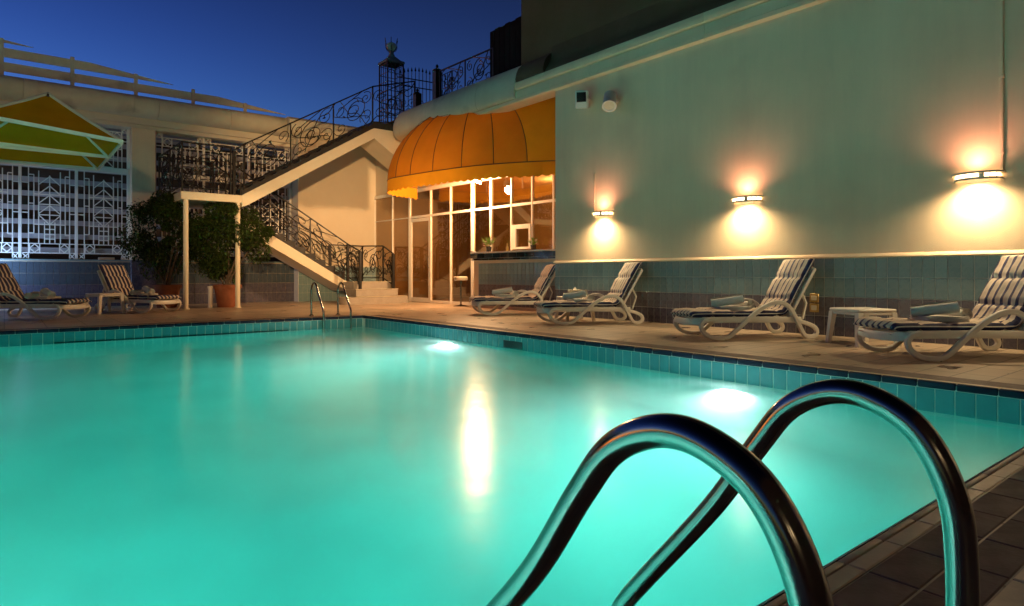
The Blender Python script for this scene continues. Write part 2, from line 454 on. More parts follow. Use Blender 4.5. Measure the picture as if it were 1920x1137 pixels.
def glass_mat():
    m = bpy.data.materials.new('tinted_window_glass'); m.use_nodes = True
    t = m.node_tree; L = t.links.new; out = t.nodes['Material Output']
    t.nodes.remove(t.nodes['Principled BSDF'])
    tr = t.nodes.new('ShaderNodeBsdfTransparent'); tr.inputs[0].default_value = (0.80, 0.70, 0.55, 1)
    gl = t.nodes.new('ShaderNodeBsdfGlossy'); gl.inputs['Roughness'].default_value = 0.015; gl.inputs['Color'].default_value = (0.95, 0.9, 0.82, 1)
    fr = t.nodes.new('ShaderNodeFresnel'); fr.inputs[0].default_value = 2.3
    ge = t.nodes.new('ShaderNodeNewGeometry'); om = t.nodes.new('ShaderNodeMath'); om.operation = 'SUBTRACT'; om.inputs[0].default_value = 1.0; L(ge.outputs['Backfacing'], om.inputs[1])
    ff = t.nodes.new('ShaderNodeMath'); ff.operation = 'MULTIPLY'; L(fr.outputs[0], ff.inputs[0]); L(om.outputs[0], ff.inputs[1])
    mx = t.nodes.new('ShaderNodeMixShader'); L(ff.outputs[0], mx.inputs[0]); L(tr.outputs[0], mx.inputs[1]); L(gl.outputs[0], mx.inputs[2])
    L(mx.outputs[0], out.inputs[0])
    return m
M['glass'] = glass_mat()

def water_mat():
    m = bpy.data.materials.new('pool_water'); m.use_nodes = True
    t = m.node_tree; L = t.links.new; out = t.nodes['Material Output']
    t.nodes.remove(t.nodes['Principled BSDF'])
    g = t.nodes.new('ShaderNodeBsdfGlass'); g.inputs['IOR'].default_value = 1.33; g.inputs['Roughness'].default_value = 0.19
    tc = t.nodes.new('ShaderNodeTexCoord')
    n = t.nodes.new('ShaderNodeTexNoise'); n.inputs['Scale'].default_value = 1.6; n.inputs['Detail'].default_value = 3
    L(tc.outputs['Object'], n.inputs['Vector'])
    b = t.nodes.new('ShaderNodeBump'); b.inputs['Strength'].default_value = 0.12; b.inputs['Distance'].default_value = 0.05
    L(n.outputs[0], b.inputs['Height']); L(b.outputs[0], g.inputs['Normal'])
    va = t.nodes.new('ShaderNodeVolumeAbsorption'); va.inputs['Color'].default_value = (0.24, 0.965, 0.925, 1); va.inputs['Density'].default_value = 0.56
    vsn = t.nodes.new('ShaderNodeVolumeScatter'); vsn.inputs['Color'].default_value = (0.9, 1, 0.97, 1); vsn.inputs['Density'].default_value = 0.26; vsn.inputs['Anisotropy'].default_value = 0.6
    ad = t.nodes.new('ShaderNodeAddShader'); L(va.outputs[0], ad.inputs[0]); L(vsn.outputs[0], ad.inputs[1]); va = ad
    L(g.outputs[0], out.inputs['Surface']); L(va.outputs[0], out.inputs['Volume'])
    return m
M['water'] = water_mat()

# ================================================================== THE SETTING
# ---- ground sheet, deck, pool basin, water
MB().box(-600, 600, -600, 600, -4.2, -4.0).build('ground', M['ground'], smooth=0)['kind'] = 'structure'
PX0, PX1, PY0, PY1 = -6.5, 5.25, 0.83, 11.06       # pool opening
ZW = -0.20                                         # water level
d = MB()
d.box(-9, 12, -6, PY0 - 0.05, -0.2, -0.0035)
d.box(-9, PX0, PY0 - 0.05, PY1, -0.2, 0)
d.box(PX1, 12, PY0 - 0.05, PY1, -0.2, 0)
d.box(-9, 12, PY1, 21, -0.2, 0)
deck = d.build('pool_deck', M['deck'], smooth=0)
deck['kind'] = 'structure'

def tile_mesh(name, w, h, t, m, gap=0.006, ch=0.003):
    """one tile lying flat, centre at the origin, face at z = 0"""
    a, b = w / 2 - gap / 2, h / 2 - gap / 2
    vs = [(-a, -b, -t), (a, -b, -t), (a, b, -t), (-a, b, -t), (-a, -b, -ch), (a, -b, -ch), (a, b, -ch), (-a, b, -ch),
          (-a + ch, -b + ch, 0), (a - ch, -b + ch, 0), (a - ch, b - ch, 0), (-a + ch, b - ch, 0)]
    fs = [(8, 9, 10, 11)] + [(i, (i + 1) % 4, 4 + (i + 1) % 4, 4 + i) for i in range(4)] + [(4 + i, 4 + (i + 1) % 4, 8 + (i + 1) % 4, 8 + i) for i in range(4)]
    return MB().add(vs, fs).mesh(name, m, smooth=0)

TW = 0.2445
tm_p = tile_mesh('paving_tile', TW, 0.1235, 0.012, M['purple_tile'])
tm_c = tile_mesh('paving_tile', TW, 0.1235, 0.012, M['cream_tile'])
tm_n = tile_mesh('coping_tile', TW, 0.054, 0.012, M['cream_tile'])
tm_lip = MB().cbox(-TW / 2 + 0.001, TW / 2 - 0.001, -0.0115, 0.0115, -0.045, 0.001, 0.005, 2).mesh('lip_tile', M['cream_tile'])
nm = MB(); nm.prism([(0, -0.16), (0.016, -0.16), (0.020, -0.03), (0.017, -0.012), (0.010, -0.003), (0, 0)], lambda a, b: (-TW / 2 + 0.001, a, b), lambda a, b: (TW / 2 - 0.001, a, b))
tm_nose = nm.mesh('nosing_tile', M['navy_tile'])
for i in range(-3, 15):
    x = 1.772 + TW / 2 + i * TW
    if x > PX1 + 0.3: break
    j = lambda s=0.0008: rnd.uniform(-s, s)
    inst('nosing_tile', tm_nose, deck, (x, 0.806, j()))
    inst('lip_tile', tm_lip, deck, (x, 0.794, j()))
    inst('coping_tile', tm_n, deck, (x, 0.755, j()), (j(0.004), j(0.004), 0))
    inst('paving_tile', tm_p, deck, (x, 0.666, j()), (j(0.006), j(0.004), 0))
    inst('paving_tile', tm_p, deck, (x, 0.5425, j()), (j(0.006), j(0.004), 0))
    for k in range(3):
        inst('paving_tile', tm_c, deck, (x, 0.419 - 0.1235 * k, j()), (j(0.005), j(0.004), 0))
# far and right pool edges: nosing and mauve border, too foreshortened to be picked apart one by one
e1 = MB(); e2 = MB(); e3 = MB()
n_y = int((PY1 - PY0) / TW)
for i in range(n_y + 1):
    y0 = PY0 + i * TW; y1 = min(y0 + TW, PY1) - 0.003
    e1.cbox(PX1 - 0.014, PX1 + 0.022, y0, y1, -0.045, 0.006, 0.008)
    for k in range(2):
        x0 = PX1 + 0.085 + k * 0.124
        e2.box(x0, x0 + 0.120, y0, y1, -0.01, 0.0045 + rnd.uniform(-0.0008, 0.0008))
    e3.box(PX1 + 0.024, PX1 + 0.082, y0, y1, -0.01, 0.005)
n_x = int((PX1 - PX0) / TW)
for i in range(n_x + 1):
    x1 = PX1 - i * TW; x0 = x1 - TW + 0.003
    e1.cbox(x0, x1, PY1 - 0.014, PY1 + 0.022, -0.045, 0.006, 0.008)
    for k in range(2):
        y0 = PY1 + 0.085 + k * 0.124
        e2.box(x0, x1, y0, y0 + 0.120, -0.01, 0.0045 + rnd.uniform(-0.0008, 0.0008))
    e3.box(x0, x1, PY1 + 0.024, PY1 + 0.082, -0.01, 0.005)
e1.build('edge_nosing', M['navy_tile'], deck)['kind'] = 'stuff'
e2.build('border_tiles', M['purple_tile'], deck, smooth=0)['kind'] = 'stuff'
e3.build('coping_tiles', M['cream_tile'], deck, smooth=0)['kind'] = 'stuff'

ZB = -2.0
b = MB()
b.box(PX0 - 0.25, PX0, PY0 - 0.25, PY1 + 0.25, ZB, -0.21)
b.box(PX1, PX1 + 0.25, PY0 - 0.25, PY1 + 0.25, ZB, -0.21)
b.box(PX0, PX1, PY0 - 0.25, PY0, ZB, -0.21)
b.box(PX0, PX1, PY1, PY1 + 0.25, ZB, -0.21)
basin = b.build('pool_basin', M['pool_shell'], smooth=0)
basin['kind'] = 'structure'
MB().box(PX0 - 0.25, PX1 + 0.25, PY0 - 0.25, PY1 + 0.25, ZB - 0.2, ZB - 0.003).build('pool_floor', M['pool_floor'], basin, smooth=0)
# grout bed and the waterline tiles
g = MB()
g.box(PX1 - 0.006, PX1 + 0.004, PY0, PY1, -0.42, -0.012)
g.box(PX0, PX1 - 0.006, PY1 - 0.006, PY1 + 0.004, -0.42, -0.012)
g.box(PX0, PX1 - 0.006, PY0 - 0.03, PY0 - 0.004, -0.42, -0.16)
g.build('grout_bed', M['pale_grout'], basin, smooth=0)
tw = 0.1235
tm_pool = tile_mesh('waterline_tile', tw, 0.245, 0.006, M['pool_tile'], gap=0.008)
for i in range(int((PY1 - PY0) / tw)):
    inst('waterline_tile', tm_pool, basin, (PX1 - 0.0095, PY0 + 0.06 + i * tw, -0.168), (R(90), rnd.uniform(-.004, .004), R(-90)))
for i in range(46):
    inst('waterline_tile', tm_pool, basin, (PX1 - 0.075 - i * tw, PY1 - 0.0095, -0.168), (R(90), 0, 0))
# skimmer mouth and the overflow slot
o = MB().cbox(PX1 - 0.016, PX1 - 0.0085, 6.36, 6.76, -0.205, -0.105, 0.003).build('skimmer_mouth', M['black'], basin)
o = MB().cbox(0.55, 3.85, PY1 - 0.03, PY1 - 0.011, -0.212, -0.186, 0.005).build('overflow_slot', M['black'], basin)
# water
water = MB().box(PX0 - 0.02, PX1 + 0.02, PY0 - 0.02, PY1 + 0.02, ZB - 0.05, ZW).build('water', M['water'], smooth=0)
water['kind'] = 'structure'

# ---- pool lights on the right wall of the basin
def pool_light(y, label, x=PX1 - 0.012, rz=0.0):
    t = empty('pool_light', (x, y, -0.80), rz, label, 'pool light', 'underwater lights in the pool wall')
    Mx = Matrix.Rotation(R(-90), 4, 'Y')
    MB().lathe([(0.0, 0), (0.155, 0.0), (0.155, 0.02), (0.125, 0.035), (0.115, 0.02)], 28, M=Mx).build('rim', M['chrome'], t)
    MB().lathe([(0.114, 0.021), (0.08, 0.032), (0.0, 0.036)], 28, M=Mx).build('lens', M['lens'], t)
    l = bpy.data.lights.new('pool_lamp', 'SPOT'); l.energy = P_POOL if x > 0 else (P_POOL_NEAR if x > -3 else P_POOL_LEFT); l.color = (1.0, 0.84, 0.79) if x > 0 else (1.0, 0.97, 0.93)
    l.spot_size = R(96); l.spot_blend = 1.0; l.shadow_soft_size = 0.10
    lo = bpy.data.objects.new('pool_lamp', l); C.objects.link(lo); lo.parent = t
    lo.location = (-0.10, 0, 0); lo.rotation_euler = (R(0), R(88), 0)
    return t
pool_light(3.32, 'lit round underwater pool light on the side wall, the one nearer the foreground ladder')
pool_light(8.11, 'lit round underwater pool light on the side wall, the one nearer the far corner')

pool_light(PY0 + 0.012, 'added unseen lit underwater pool light in the near wall below the viewpoint', -1.0, R(-90))  # this and the next two are added out of view to brighten the water
pool_light(3.32, 'added unseen lit underwater pool light in the far left wall, nearer the viewpoint', PX0 + 0.012, R(180))
pool_light(8.11, 'added unseen lit underwater pool light in the far left wall, farther from the viewpoint', PX0 + 0.012, R(180))

# ================================================================== RIGHT WALL
XW = 8.165
wall = empty('rendered_wall', (8.165, 0, 0), 0, 'long cream rendered wall with tiled dado behind the loungers', 'wall')
def at(o): return (o.location.x, o.location.y, o.location.z)
def wb(x0, x1, y0, y1, z0, z1, name, m, parent=wall, ch=0):
    k = MB()
    ox, oy, oz = parent.location
    if ch: k.cbox(x0 - ox, x1 - ox, y0 - oy, y1 - oy, z0 - oz, z1 - oz, ch)
    else: k.box(x0 - ox, x1 - ox, y0 - oy, y1 - oy, z0 - oz, z1 - oz)
    return k.build(name, m, parent, smooth=40 if ch else 0)
wb(XW, 9.5, -6, 8.93, 0.985, 4.3, 'plaster_face', M['wall'])
wb(XW - 0.004, 9.5, -6, 8.93, 0, 0.985, 'grout_bed', M['pale_grout'])
led = MB(); led.prism([(0.0, 0.978), (-0.035, 0.980), (-0.045, 0.990), (-0.040, 1.004), (-0.012, 1.022), (0.0, 1.03)], lambda a, z: (a - 0.002, -6, z), lambda a, z: (a - 0.002, 8.94, z))
led.build('ledge', M['wall'], wall)
tms = [tile_mesh('dado_tile', tw, 0.2445, 0.006, M[k]) for k in ('tile_d', 'tile_c', 'tile_b', 'tile_a')]
for r in range(4):
    for i in range(72):
        y = 8.93 - 0.062 - i * tw
        inst('dado_tile', tms[r], wall, (-0.010, y, 0.1225 + r * 0.2445), (R(90), rnd.uniform(-.003, .003), R(-90)))
# cornice: two stepped bands with a groove between
cp = [(0.0, 4.24), (-0.045, 4.25), (-0.065, 4.265), (-0.068, 4.325), (-0.056, 4.335), (-0.054, 4.475), (-0.03, 4.478), (-0.03, 4.49), (-0.058, 4.493), (-0.078, 4.51), (-0.086, 4.56), (-0.084, 4.61), (-0.07, 4.65), (-0.04, 4.66), (0.6, 4.66), (0.6, 4.24)]
for k, (y0, y1) in enumerate([(-6, -2.6), (-2.6, 1.5), (1.5, 5.602), (5.61, 11.75)]):
    cpk = [(min(a, 0.6 if k < 3 else 0.26), z) for a, z in cp]
    q = MB(); q.prism(cpk, lambda a, z: (a, y0, z), lambda a, z: (a, y1, z))
    q.build('cornice', M['wall'], wall)
hw = empty('hotel_wall', (0, -6.1, 0), 0, 'tall dark hotel wall behind the viewpoint, mirrored in the steel rails', 'wall')
wb(-14, 8.0, -7.0, -6.05, -0.2, 11, 'wall', M['darkwall'], hw)
# ---- dark upper building set back above the cornice
ub = empty('upper_building', (8.33, 10.15, 4.6), 0, 'tall dark unlit wall block rising above the cream cornice', 'building')
wb(8.33, 16, -6, 10.15, 4.72, 14, 'wall', M['darkwall'], ub)
q = MB(); q.prism([(0.0, 0.062), (-0.20, 0.062), (-0.19, 0.10), (-0.12, 0.2), (-0.05, 0.34), (-0.01, 0.55), (0.0, 0.6)], lambda a, z: (a, -16.1, z), lambda a, z: (a, -0.955, z))
q.build('cove', M['darkwall'], ub)

# ---- rounded parapet above the awning
par = empty('roof_parapet', (8.2, 12, 4.5), 0, 'rounded parapet with teal sheen above the orange awning', 'parapet')
def shell_prof(bulge):
    pr_ = []
    for k in range(15):
        f = k / 14; a = PI * f
        z = 4.336 - 4.5 + 0.714 * (0.5 - 0.5 * math.cos(a)) ** 0.92
        x = 0.075 * (1 - f) + bulge * math.sin(a) ** 0.8 - 0.16 * f * f
        pr_.append((x, z))
    return pr_ + [(-0.36, 0.552), (-0.40, 0.30), (-0.30, -0.163)]
def sweep_parapet(path, name, parent, profile, m):
    ox, oy, oz = parent.location
    q = MB(); n = len(profile); rings = []
    P = [Vector((x - ox, y - oy)) for x, y in path]
    for i, p in enumerate(P):
        if i == 0: t = (P[1] - P[0]).normalized()
        elif i == len(P) - 1: t = (P[-1] - P[-2]).normalized()
        else: t = ((P[i] - P[i - 1]).normalized() + (P[i + 1] - P[i]).normalized()).normalized()
        out = Vector((-t.y, t.x))
        rings += [(p.x - out.x * a, p.y - out.y * a, z) for a, z in profile]
    fs = []
    m_ = len(P)
    for i in range(m_ - 1):
        for k in range(n):
            k2 = (k + 1) % n
            fs.append((i * n + k, i * n + k2, (i + 1) * n + k2, (i + 1) * n + k))
    fs.append(tuple(range(n))); fs.append(tuple((m_ - 1) * n + k for k in range(n)))
    q.add(rings, fs)
    return q.build(name, m, parent)
def shell(ys, bs, name, m, end=None):
    """shell of the parapet along y; its bulge may swell along the way"""
    q = MB(); rings = []
    for y, bl in zip(ys, bs): rings.append([(8.165 - par.location.x - x, y - par.location.y, z) for x, z in shell_prof(bl)])
    if end:
        for cx, cy_, tx in end:
            rings.append([(cx - par.location.x - x * tx[0], cy_ - par.location.y + x * tx[1], z) for x, z in shell_prof(bs[-1])])
    n = len(rings[0]); fs = [tuple(range(n)), tuple((len(rings) - 1) * n + k for k in range(n))]
    for i in range(len(rings) - 1):
        for k in range(n):
            fs.append((i * n + k, i * n + (k + 1) % n, (i + 1) * n + (k + 1) % n, (i + 1) * n + k))
    q.add([p for g in rings for p in g], fs)
    return q.build(name, m, par, smooth=50)
lin = lambda a, b_, n: [a + (b_ - a) * k / (n - 1) for k in range(n)]
bulge_at = lambda y: 0.085 + 0.15 * max(0.0, min(1.0, (y - 10.05) / 2.2))
for y0, y1 in ((10.05, 11.30), (11.307, 13.30)):
    ys = lin(y0, y1, 9); shell(ys, [bulge_at(y) for y in ys], 'coping_section', M['parapet'])
ys = lin(13.307, 14.75, 4)
shell(ys, [bulge_at(y) for y in ys], 'coping_section', M['parapet'], end=[(8.165 + 0.42 - 0.42 * math.cos(a), 14.75 + 0.42 * math.sin(a), (math.cos(a), math.sin(a))) for a in [PI / 12 * k for k in range(1, 7)]] + [(9.1, 15.17, (0, 1))])
q = MB()
q.prism([(-0.06, 0.163), (-0.075, 0.22), (-0.05, 0.34), (0.0, 0.45), (0.12, 0.56), (0.3, 0.56), (0.3, 0.163)], lambda x, z: (8.165 + x - ub.location.x, 9.2 - ub.location.y, z + 4.5 - ub.location.z), lambda x, z: (8.165 + x - ub.location.x, 10.044 - ub.location.y, z + 4.5 - ub.location.z))
q.build('end_block', M['darkwall'], ub)
wb(8.20, 8.42, 11.76, 15.05, 4.325, 4.335, 'soffit', M['wall_lit'], par)
wb(8.44, 9.4, 8.95, 15.1, 4.94, 5.00, 'soffit', M['wall_lit'], par)
wb(8.45, 16, 10.2, 17.6, 5.003, 5.045, 'roof_deck', M['darkwall'], par)

# ================================================================== BACK OF THE COURT
# ---- lit wall behind the stairs
bw = empty('stair_wall', (6.44, 17.7, 0), 0, 'pale lit wall with tiled dado behind the staircase', 'wall')
wb(6.44, 9.4, 17.7, 18.6, 1.0, 4.62, 'plaster_face', M['wall_lit'], bw)
wb(6.44, 9.4, 17.69, 18.6, 0, 1.0, 'grout_bed', M['pale_grout'], bw)
q = MB()
for r in range(4):
    for i in range(20):
        q.cbox(0.01 + i * tw, 0.01 + i * tw + tw - 0.005, -0.018, -0.008, 0.003 + r * 0.2445, r * 0.2445 + 0.243, 0.002)
q.build('dado_tiles', M['tile_b'], bw)['kind'] = 'stuff'
wb(6.42, 9.42, 17.65, 17.72, 1.0, 1.03, 'ledge', M['trim'], bw)
pr = [(0.0, 4.60), (-0.12, 4.62), (-0.26, 4.70), (-0.32, 4.85), (-0.30, 5.02), (-0.2, 5.10), (0.9, 5.14), (0.9, 4.60)]
q = MB(); q.prism(pr, lambda a, z: (-0.35, a, z), lambda a, z: (2.95, a, z)); q.build('coping', M['parapet'], bw)

# ---- roof beam with rounded front over the lattice
beam = empty('roof_beam', (0, 17.75, 4.4), 0, 'long rounded roof beam spanning the pillars above the white lattice', 'beam')
bp_ = [(0.05, 0.20), (-0.05, 0.21), (-0.18, 0.27), (-0.24, 0.36), (-0.26, 0.46), (-0.24, 0.57), (-0.17, 0.66), (-0.05, 0.70), (0.7, 0.70), (0.7, 0.20)]
for x0, x1 in [(-9, -4.4), (-4.392, 0.33), (0.338, 2.43), (2.438, 2.95), (2.958, 4.62), (4.628, 6.06)]:
    q = MB(); q.prism(bp_, lambda a, z: (x0, a, z), lambda a, z: (x1, a, z)); q.build('beam_section', M['parapet'], beam)
q = MB(); q.box(-9, 6.42, 0.10, 0.62, 0.04, 0.198); q.box(-9, 6.42, 0.18, 0.60, -0.05, 0.038)
q.build('fascia', M['trim'], beam, smooth=0)

# ---- pillars
for i, (x, lb) in enumerate([(2.42, 'square cream pillar between the white lattice bays, beside the yellow umbrella'), (-1.33, 'square cream pillar at the left end of the lattice')]):
    p = empty('pillar', (x + 0.26, 18.15, 0), 0, lb, 'pillar', 'cream pillars under the roof beam')
    MB().cbox(-0.26, 0.26, -0.28, 0.28, 1.12, 4.345, 0.012).build('shaft', M['wall'], p)
    MB().cbox(-0.27, 0.27, -0.29, 0.29, 0, 1.118, 0.01).build('plinth', M['tile_d'], p)

# ---- low tiled wall under the lattice
lw = empty('low_wall', (0, 18.02, 0), 0, 'low navy tiled wall under the white lattice', 'wall')
wb(-9, 6.43, 18.03, 18.4, 0, 1.09, 'grout_bed', M['grout'], lw)
M['low_tile'] = mat('deep_blue_glazed_tile', (0.05, 0.075, 0.10), 0.3, var=0.15, vscale=6, coat=0.3)
q = MB(); q2 = MB()
for r in range(4):
    for i in range(70):
        x = -2.2 + i * tw
        (q2 if r < 2 else q).cbox(x, x + tw - 0.005, 0.001, 0.012, 0.004 + r * 0.266, r * 0.266 + 0.262, 0.002)
q.build('wall_tiles', M['low_tile'], lw)['kind'] = 'stuff'
q2.build('wall_tiles', M['tile_d'], lw)['kind'] = 'stuff'
wb(-9, 6.43, 17.985, 18.42, 1.092, 1.12, 'ledge', M['tile_b'], lw, 0.006)

# ---- white lattice screens
def lattice_mb(w, h, flip=False, cut=None):
    """art-deco grille drawn in panel units: x 0..1 over w, y 0 (top) .. 1 (bottom) over h of the full panel"""
    sx = lambda x: (x - 65) / 560 * w
    H = 2.1
    sz = lambda y: H - (y - 170) / 880 * H
    L = []
    V = lambda x, a, b_: L.append((x, a, x, b_))
    Hh = lambda y, a, b_: L.append((a, y, b_, y))
    V(135, 170, 1050); V(190, 240, 800); V(240, 200, 900); V(355, 240, 900); V(300, 690, 900); V(410, 690, 900); V(468, 200, 900); V(520, 240, 815); V(568, 170, 1050)
    Hh(318, 65, 135); Hh(425, 190, 520); Hh(515, 135, 190); Hh(605, 65, 135); Hh(622, 240, 468); Hh(520, 240, 468); Hh(715, 190, 520)
    Hh(318, 568, 625); Hh(605, 568, 625); Hh(515, 520, 568)
    for y in (760, 810, 855): Hh(y, 300, 410)
    Hh(800, 135, 190); Hh(815, 520, 568); Hh(900, 65, 625); Hh(990, 65, 625); Hh(240, 135, 190); Hh(240, 520, 568)
    for y in (250, 340, 430, 530):
        L.append((355, y, 240, y + 82)); L.append((355, y, 468, y + 82))
    L.append((240, 625, 355, 715)); L.append((468, 625, 355, 715))
    for x0, x1 in ((145, 250), (460, 562)):
        xm = (x0 + x1) / 2; V(x0, 900, 990); V(x1, 900, 990)
        L += [(xm, 905, x0, 945), (x0, 945, xm, 985), (xm, 985, x1, 945), (x1, 945, xm, 905)]
    for x0, x1 in ((72, 135), (568, 622)):
        L += [(x0, 995, x1, 1048), (x1, 995, x0, 1048)]
    q = MB()
    for x0, y0, x1, y1 in L:
        a = [sx(x0), sz(y0)]; c = [sx(x1), sz(y1)]
        if cut is not None:
            if a[1] > cut and c[1] > cut: continue
            if a[1] > cut or c[1] > cut:
                if c[1] > cut: a, c = c, a
                f = (cut - c[1]) / (a[1] - c[1]); a = [c[0] + (a[0] - c[0]) * f, cut]
        if flip: a[1] = h - a[1]; c[1] = h - c[1]
        q.bar((a[0], rnd.uniform(-.0015, .0015), a[1]), (c[0], rnd.uniform(-.0015, .0015), c[1]), 0.020 + rnd.uniform(0, .002), 0.026, up=(0, 1, 0))
    return q
lat_lo = lattice_mb(1.06, 2.1).mesh('grille', M['white'], smooth=0)
lat_hi = lattice_mb(1.06, 1.03, flip=True, cut=1.03).mesh('grille', M['white'], smooth=0)
pat = {(0, 0): 'white geometric lattice screen seen right of the leftmost white post under the yellow umbrella'}
for bay, (xs, where) in enumerate([((-4.75, 3), 'at the far left'), ((-0.78, 3), 'behind the yellow umbrellas'), ((2.97, 3), 'behind the stair landing and its railings')]):
    if bay == 0: continue
    x0, n = xs
    sc = empty('lattice_screen', (x0, 18.2, 1.12), 0, 'white art deco lattice screen in three panels ' + where, 'lattice screen', 'white lattice screens between the pillars')
    w = 3.17 if bay == 1 else 3.42
    q = MB(); q.cbox(0, w, -0.045, 0.045, 2.11, 2.24, 0.006); q.build('cross_beam', M['white'], sc)
    for k in range(4):
        x = k * w / 3
        MB().cbox(x - 0.03, x + 0.03, -0.032, 0.032, 0.0, 2.108, 0.004).build('upright', M['white'], sc)
        MB().cbox(x - 0.03, x + 0.03, -0.032, 0.032, 2.242, 3.26, 0.004).build('upright', M['white'], sc)
    s = (w / 3 - 0.06) / 1.06
    for k in range(3):
        inst('grille', lat_lo, sc, (k * w / 3 + 0.03, 0, 0.0), scale=(s, 1, 1))
        inst('grille', lat_hi, sc, (k * w / 3 + 0.03, 0, 2.24), scale=(s, 1, 1))

# ---- slat fence and brown building behind the lattice
sf = empty('slat_fence', (0, 19.5, 0), 0, 'horizontal pale slat fence seen through the white lattice', 'fence')
for k in range(13):
    z = 0.62 + k * 0.345
    MB().cbox(-5, 9.5, -0.015, 0.015, z, z + 0.125, 0.004).build('slat', M['slat'], sf)
for x in (-4.2, -1.4, 1.45, 4.3, 7.1):
    MB().cbox(x - 0.03, x + 0.03, 0.02, 0.09, 0.0, 5.0, 0.004).build('post', M['backwall'], sf)
rb = empty('rear_building', (0, 21.5, 0), 0, 'dark brown building beyond the slat fence', 'building')
wb(-12, 12, 21.5, 24, -0.2, 5.0, 'wall', M['backwall'], rb)
wb(-12, 12, 21.44, 21.5, 4.7, 5.02, 'roof_edge', M['parapet'], rb)

for i, (x, z, w, h, lb) in enumerate([(2.02, 1.08, 0.34, 0.12, 'wide white box standing behind the right lattice panel'), (2.44, 1.08, 0.20, 0.12, 'narrow white box standing behind the right lattice panel')]):
    t = empty('white_box', (x, 19.0, 0), 0, lb, 'box')
    MB().cbox(-w / 2, w / 2, -0.1, 0.1, z, z + h, 0.01).build('box', M['white'], t)
    MB().cbox(-w / 2 + 0.02, w / 2 - 0.02, -0.08, 0.08, 0.0, z - 0.002, 0.01).build('stand', M['black'], t)
# ---- sloping slat railing on top of the roof beam
sr = empty('slat_railing', (0, 18.2, 5.1), 0, 'slatted board railing with raked top above the roof beam', 'railing')
cutz = lambda x: 5.965 - 0.1114 * (x - 0.388) - 5.1
for k, z0 in enumerate((0.205, 0.525, 0.845, 1.165)):
    z1 = z0 + 0.205
    xt = (0.865 + 0.0432 - z1) / 0.1114; xe = (0.865 + 0.0432 - z0 - 0.006) / 0.1114
    poly = [(-9, z0), (xe, z0), (xe, z0 + 0.006), (xt, z1), (-9, z1)] if xt > -9 else None
    if poly:
        q = MB(); q.prism(poly, lambda x, z: (x, -0.0125, z), lambda x, z: (x, 0.0125, z)); q.build('board', M['parapet'], sr, smooth=0)
for i in range(-3, 5):
    x = -0.046 + i * 1.298
    MB().cbox(x - 0.04, x + 0.04, -0.065, -0.014, 0.0, cutz(x) + 0.01, 0.004).build('post', M['parapet'], sr)

# ================================================================== GLASS FACADE
A = Vector((9.22, 10.14)); Bv = Vector((8.80, 17.90)); E_ = (Bv - A).normalized()
fa = empty('glass_facade', (A.x, A.y, 0), math.atan2(E_.y, E_.x), 'white framed glass shopfront of the poolside bar under the orange awning', 'shopfront')
def F(s, y=0, z=0):
    c, sn = E_.x, E_.y
    return Vector((A.x + c * s - sn * y, A.y + sn * s + c * y, z))
# local x runs along the facade away from the camera, local y points into the court
MUL = [7.58, 6.562, 5.65, 4.611, 3.705, 2.793, 2.083, 1.344, 0.649, -0.015, -0.75, -1.4]
def fbox(x0, x1, y0, y1, z0, z1, name, m, ch=0.004): return MB().cbox(x0, x1, y0, y1, z0, z1, ch).build(name, m, fa)
for k, s in enumerate(MUL):
    w = {2: 0.085, 3: 0.05, 5: 0.10, 6: 0.07}.get(k, 0.045)
    if k <= 1: w = 0.03
    fbox(s - w / 2, s + w / 2, -0.04, 0.035, 0.002, 3.03, 'mullion', M['alu'])
fbox(-1.45, 7.62, -0.045, 0.045, 3.032, 3.13, 'head_rail', M['alu'])
for k in range(len(MUL) - 1):
    w0, w1 = MUL[k + 1] + 0.05, MUL[k] - 0.05
    th = 0.03 if k > 1 else 0.012
    fbox(MUL[k + 1] + 0.03, MUL[k] - 0.03, -0.03, 0.03, 2.355 - th, 2.355 + th, 'transom', M['alu'])
    if k != 2: fbox(MUL[k + 1] + 0.03, MUL[k] - 0.03, -0.03, 0.03, 0.003, 0.075, 'sill_rail', M['alu'])
    g0, g1 = MUL[k + 1] + 0.012, MUL[k] - 0.012
    q = MB(); q.box(g0, g1, -0.004, 0.004, 2.37, 3.05); q.build('pane', M['glass'], fa, smooth=0)
    if k == 2:
        dr = MB()
        dr.cbox(g0 + 0.02, g0 + 0.09, -0.025, 0.025, 0.01, 2.31, 0.004); dr.cbox(g1 - 0.10, g1 - 0.03, -0.025, 0.025, 0.01, 2.31, 0.004)
        dr.cbox(g0 + 0.09, g1 - 0.10, -0.025, 0.025, 0.01, 0.13, 0.004); dr.cbox(g0 + 0.09, g1 - 0.10, -0.025, 0.025, 2.22, 2.31, 0.004)
        door = dr.build('door', M['alu'], fa)
        q = MB(); q.box(g0 + 0.088, g1 - 0.098, -0.004, 0.004, 0.12, 2.23); q.build('pane', M['glass'], door, smooth=0)
        MB().tube([(g0 + 0.055, 0.03, 0.95), (g0 + 0.055, 0.07, 0.98), (g0 + 0.055, 0.07, 1.22), (g0 + 0.055, 0.03, 1.25)], 0.009, 8).build('handle', M['chrome'], door)
    else:
        q = MB(); q.box(g0, g1, -0.004, 0.004, 0.05, 2.35); q.build('pane', M['glass'], fa, smooth=0)
# serving hatch between two mullions
h0, h1 = 0.649 + 0.025, 1.344 - 0.025
q = MB()
q.cbox(h0, h0 + 0.06, 0.004, 0.055, 1.34, 1.90, 0.004); q.cbox(h1 - 0.16, h1, 0.004, 0.055, 1.34, 1.90, 0.004)
q.cbox(h0 + 0.06, h1 - 0.16, 0.004, 0.055, 1.34, 1.39, 0.004); q.cbox(h0 + 0.06, h1 - 0.16, 0.004, 0.055, 1.80, 1.90, 0.004)
ht = q.build('serving_hatch', M['alu'], fa)
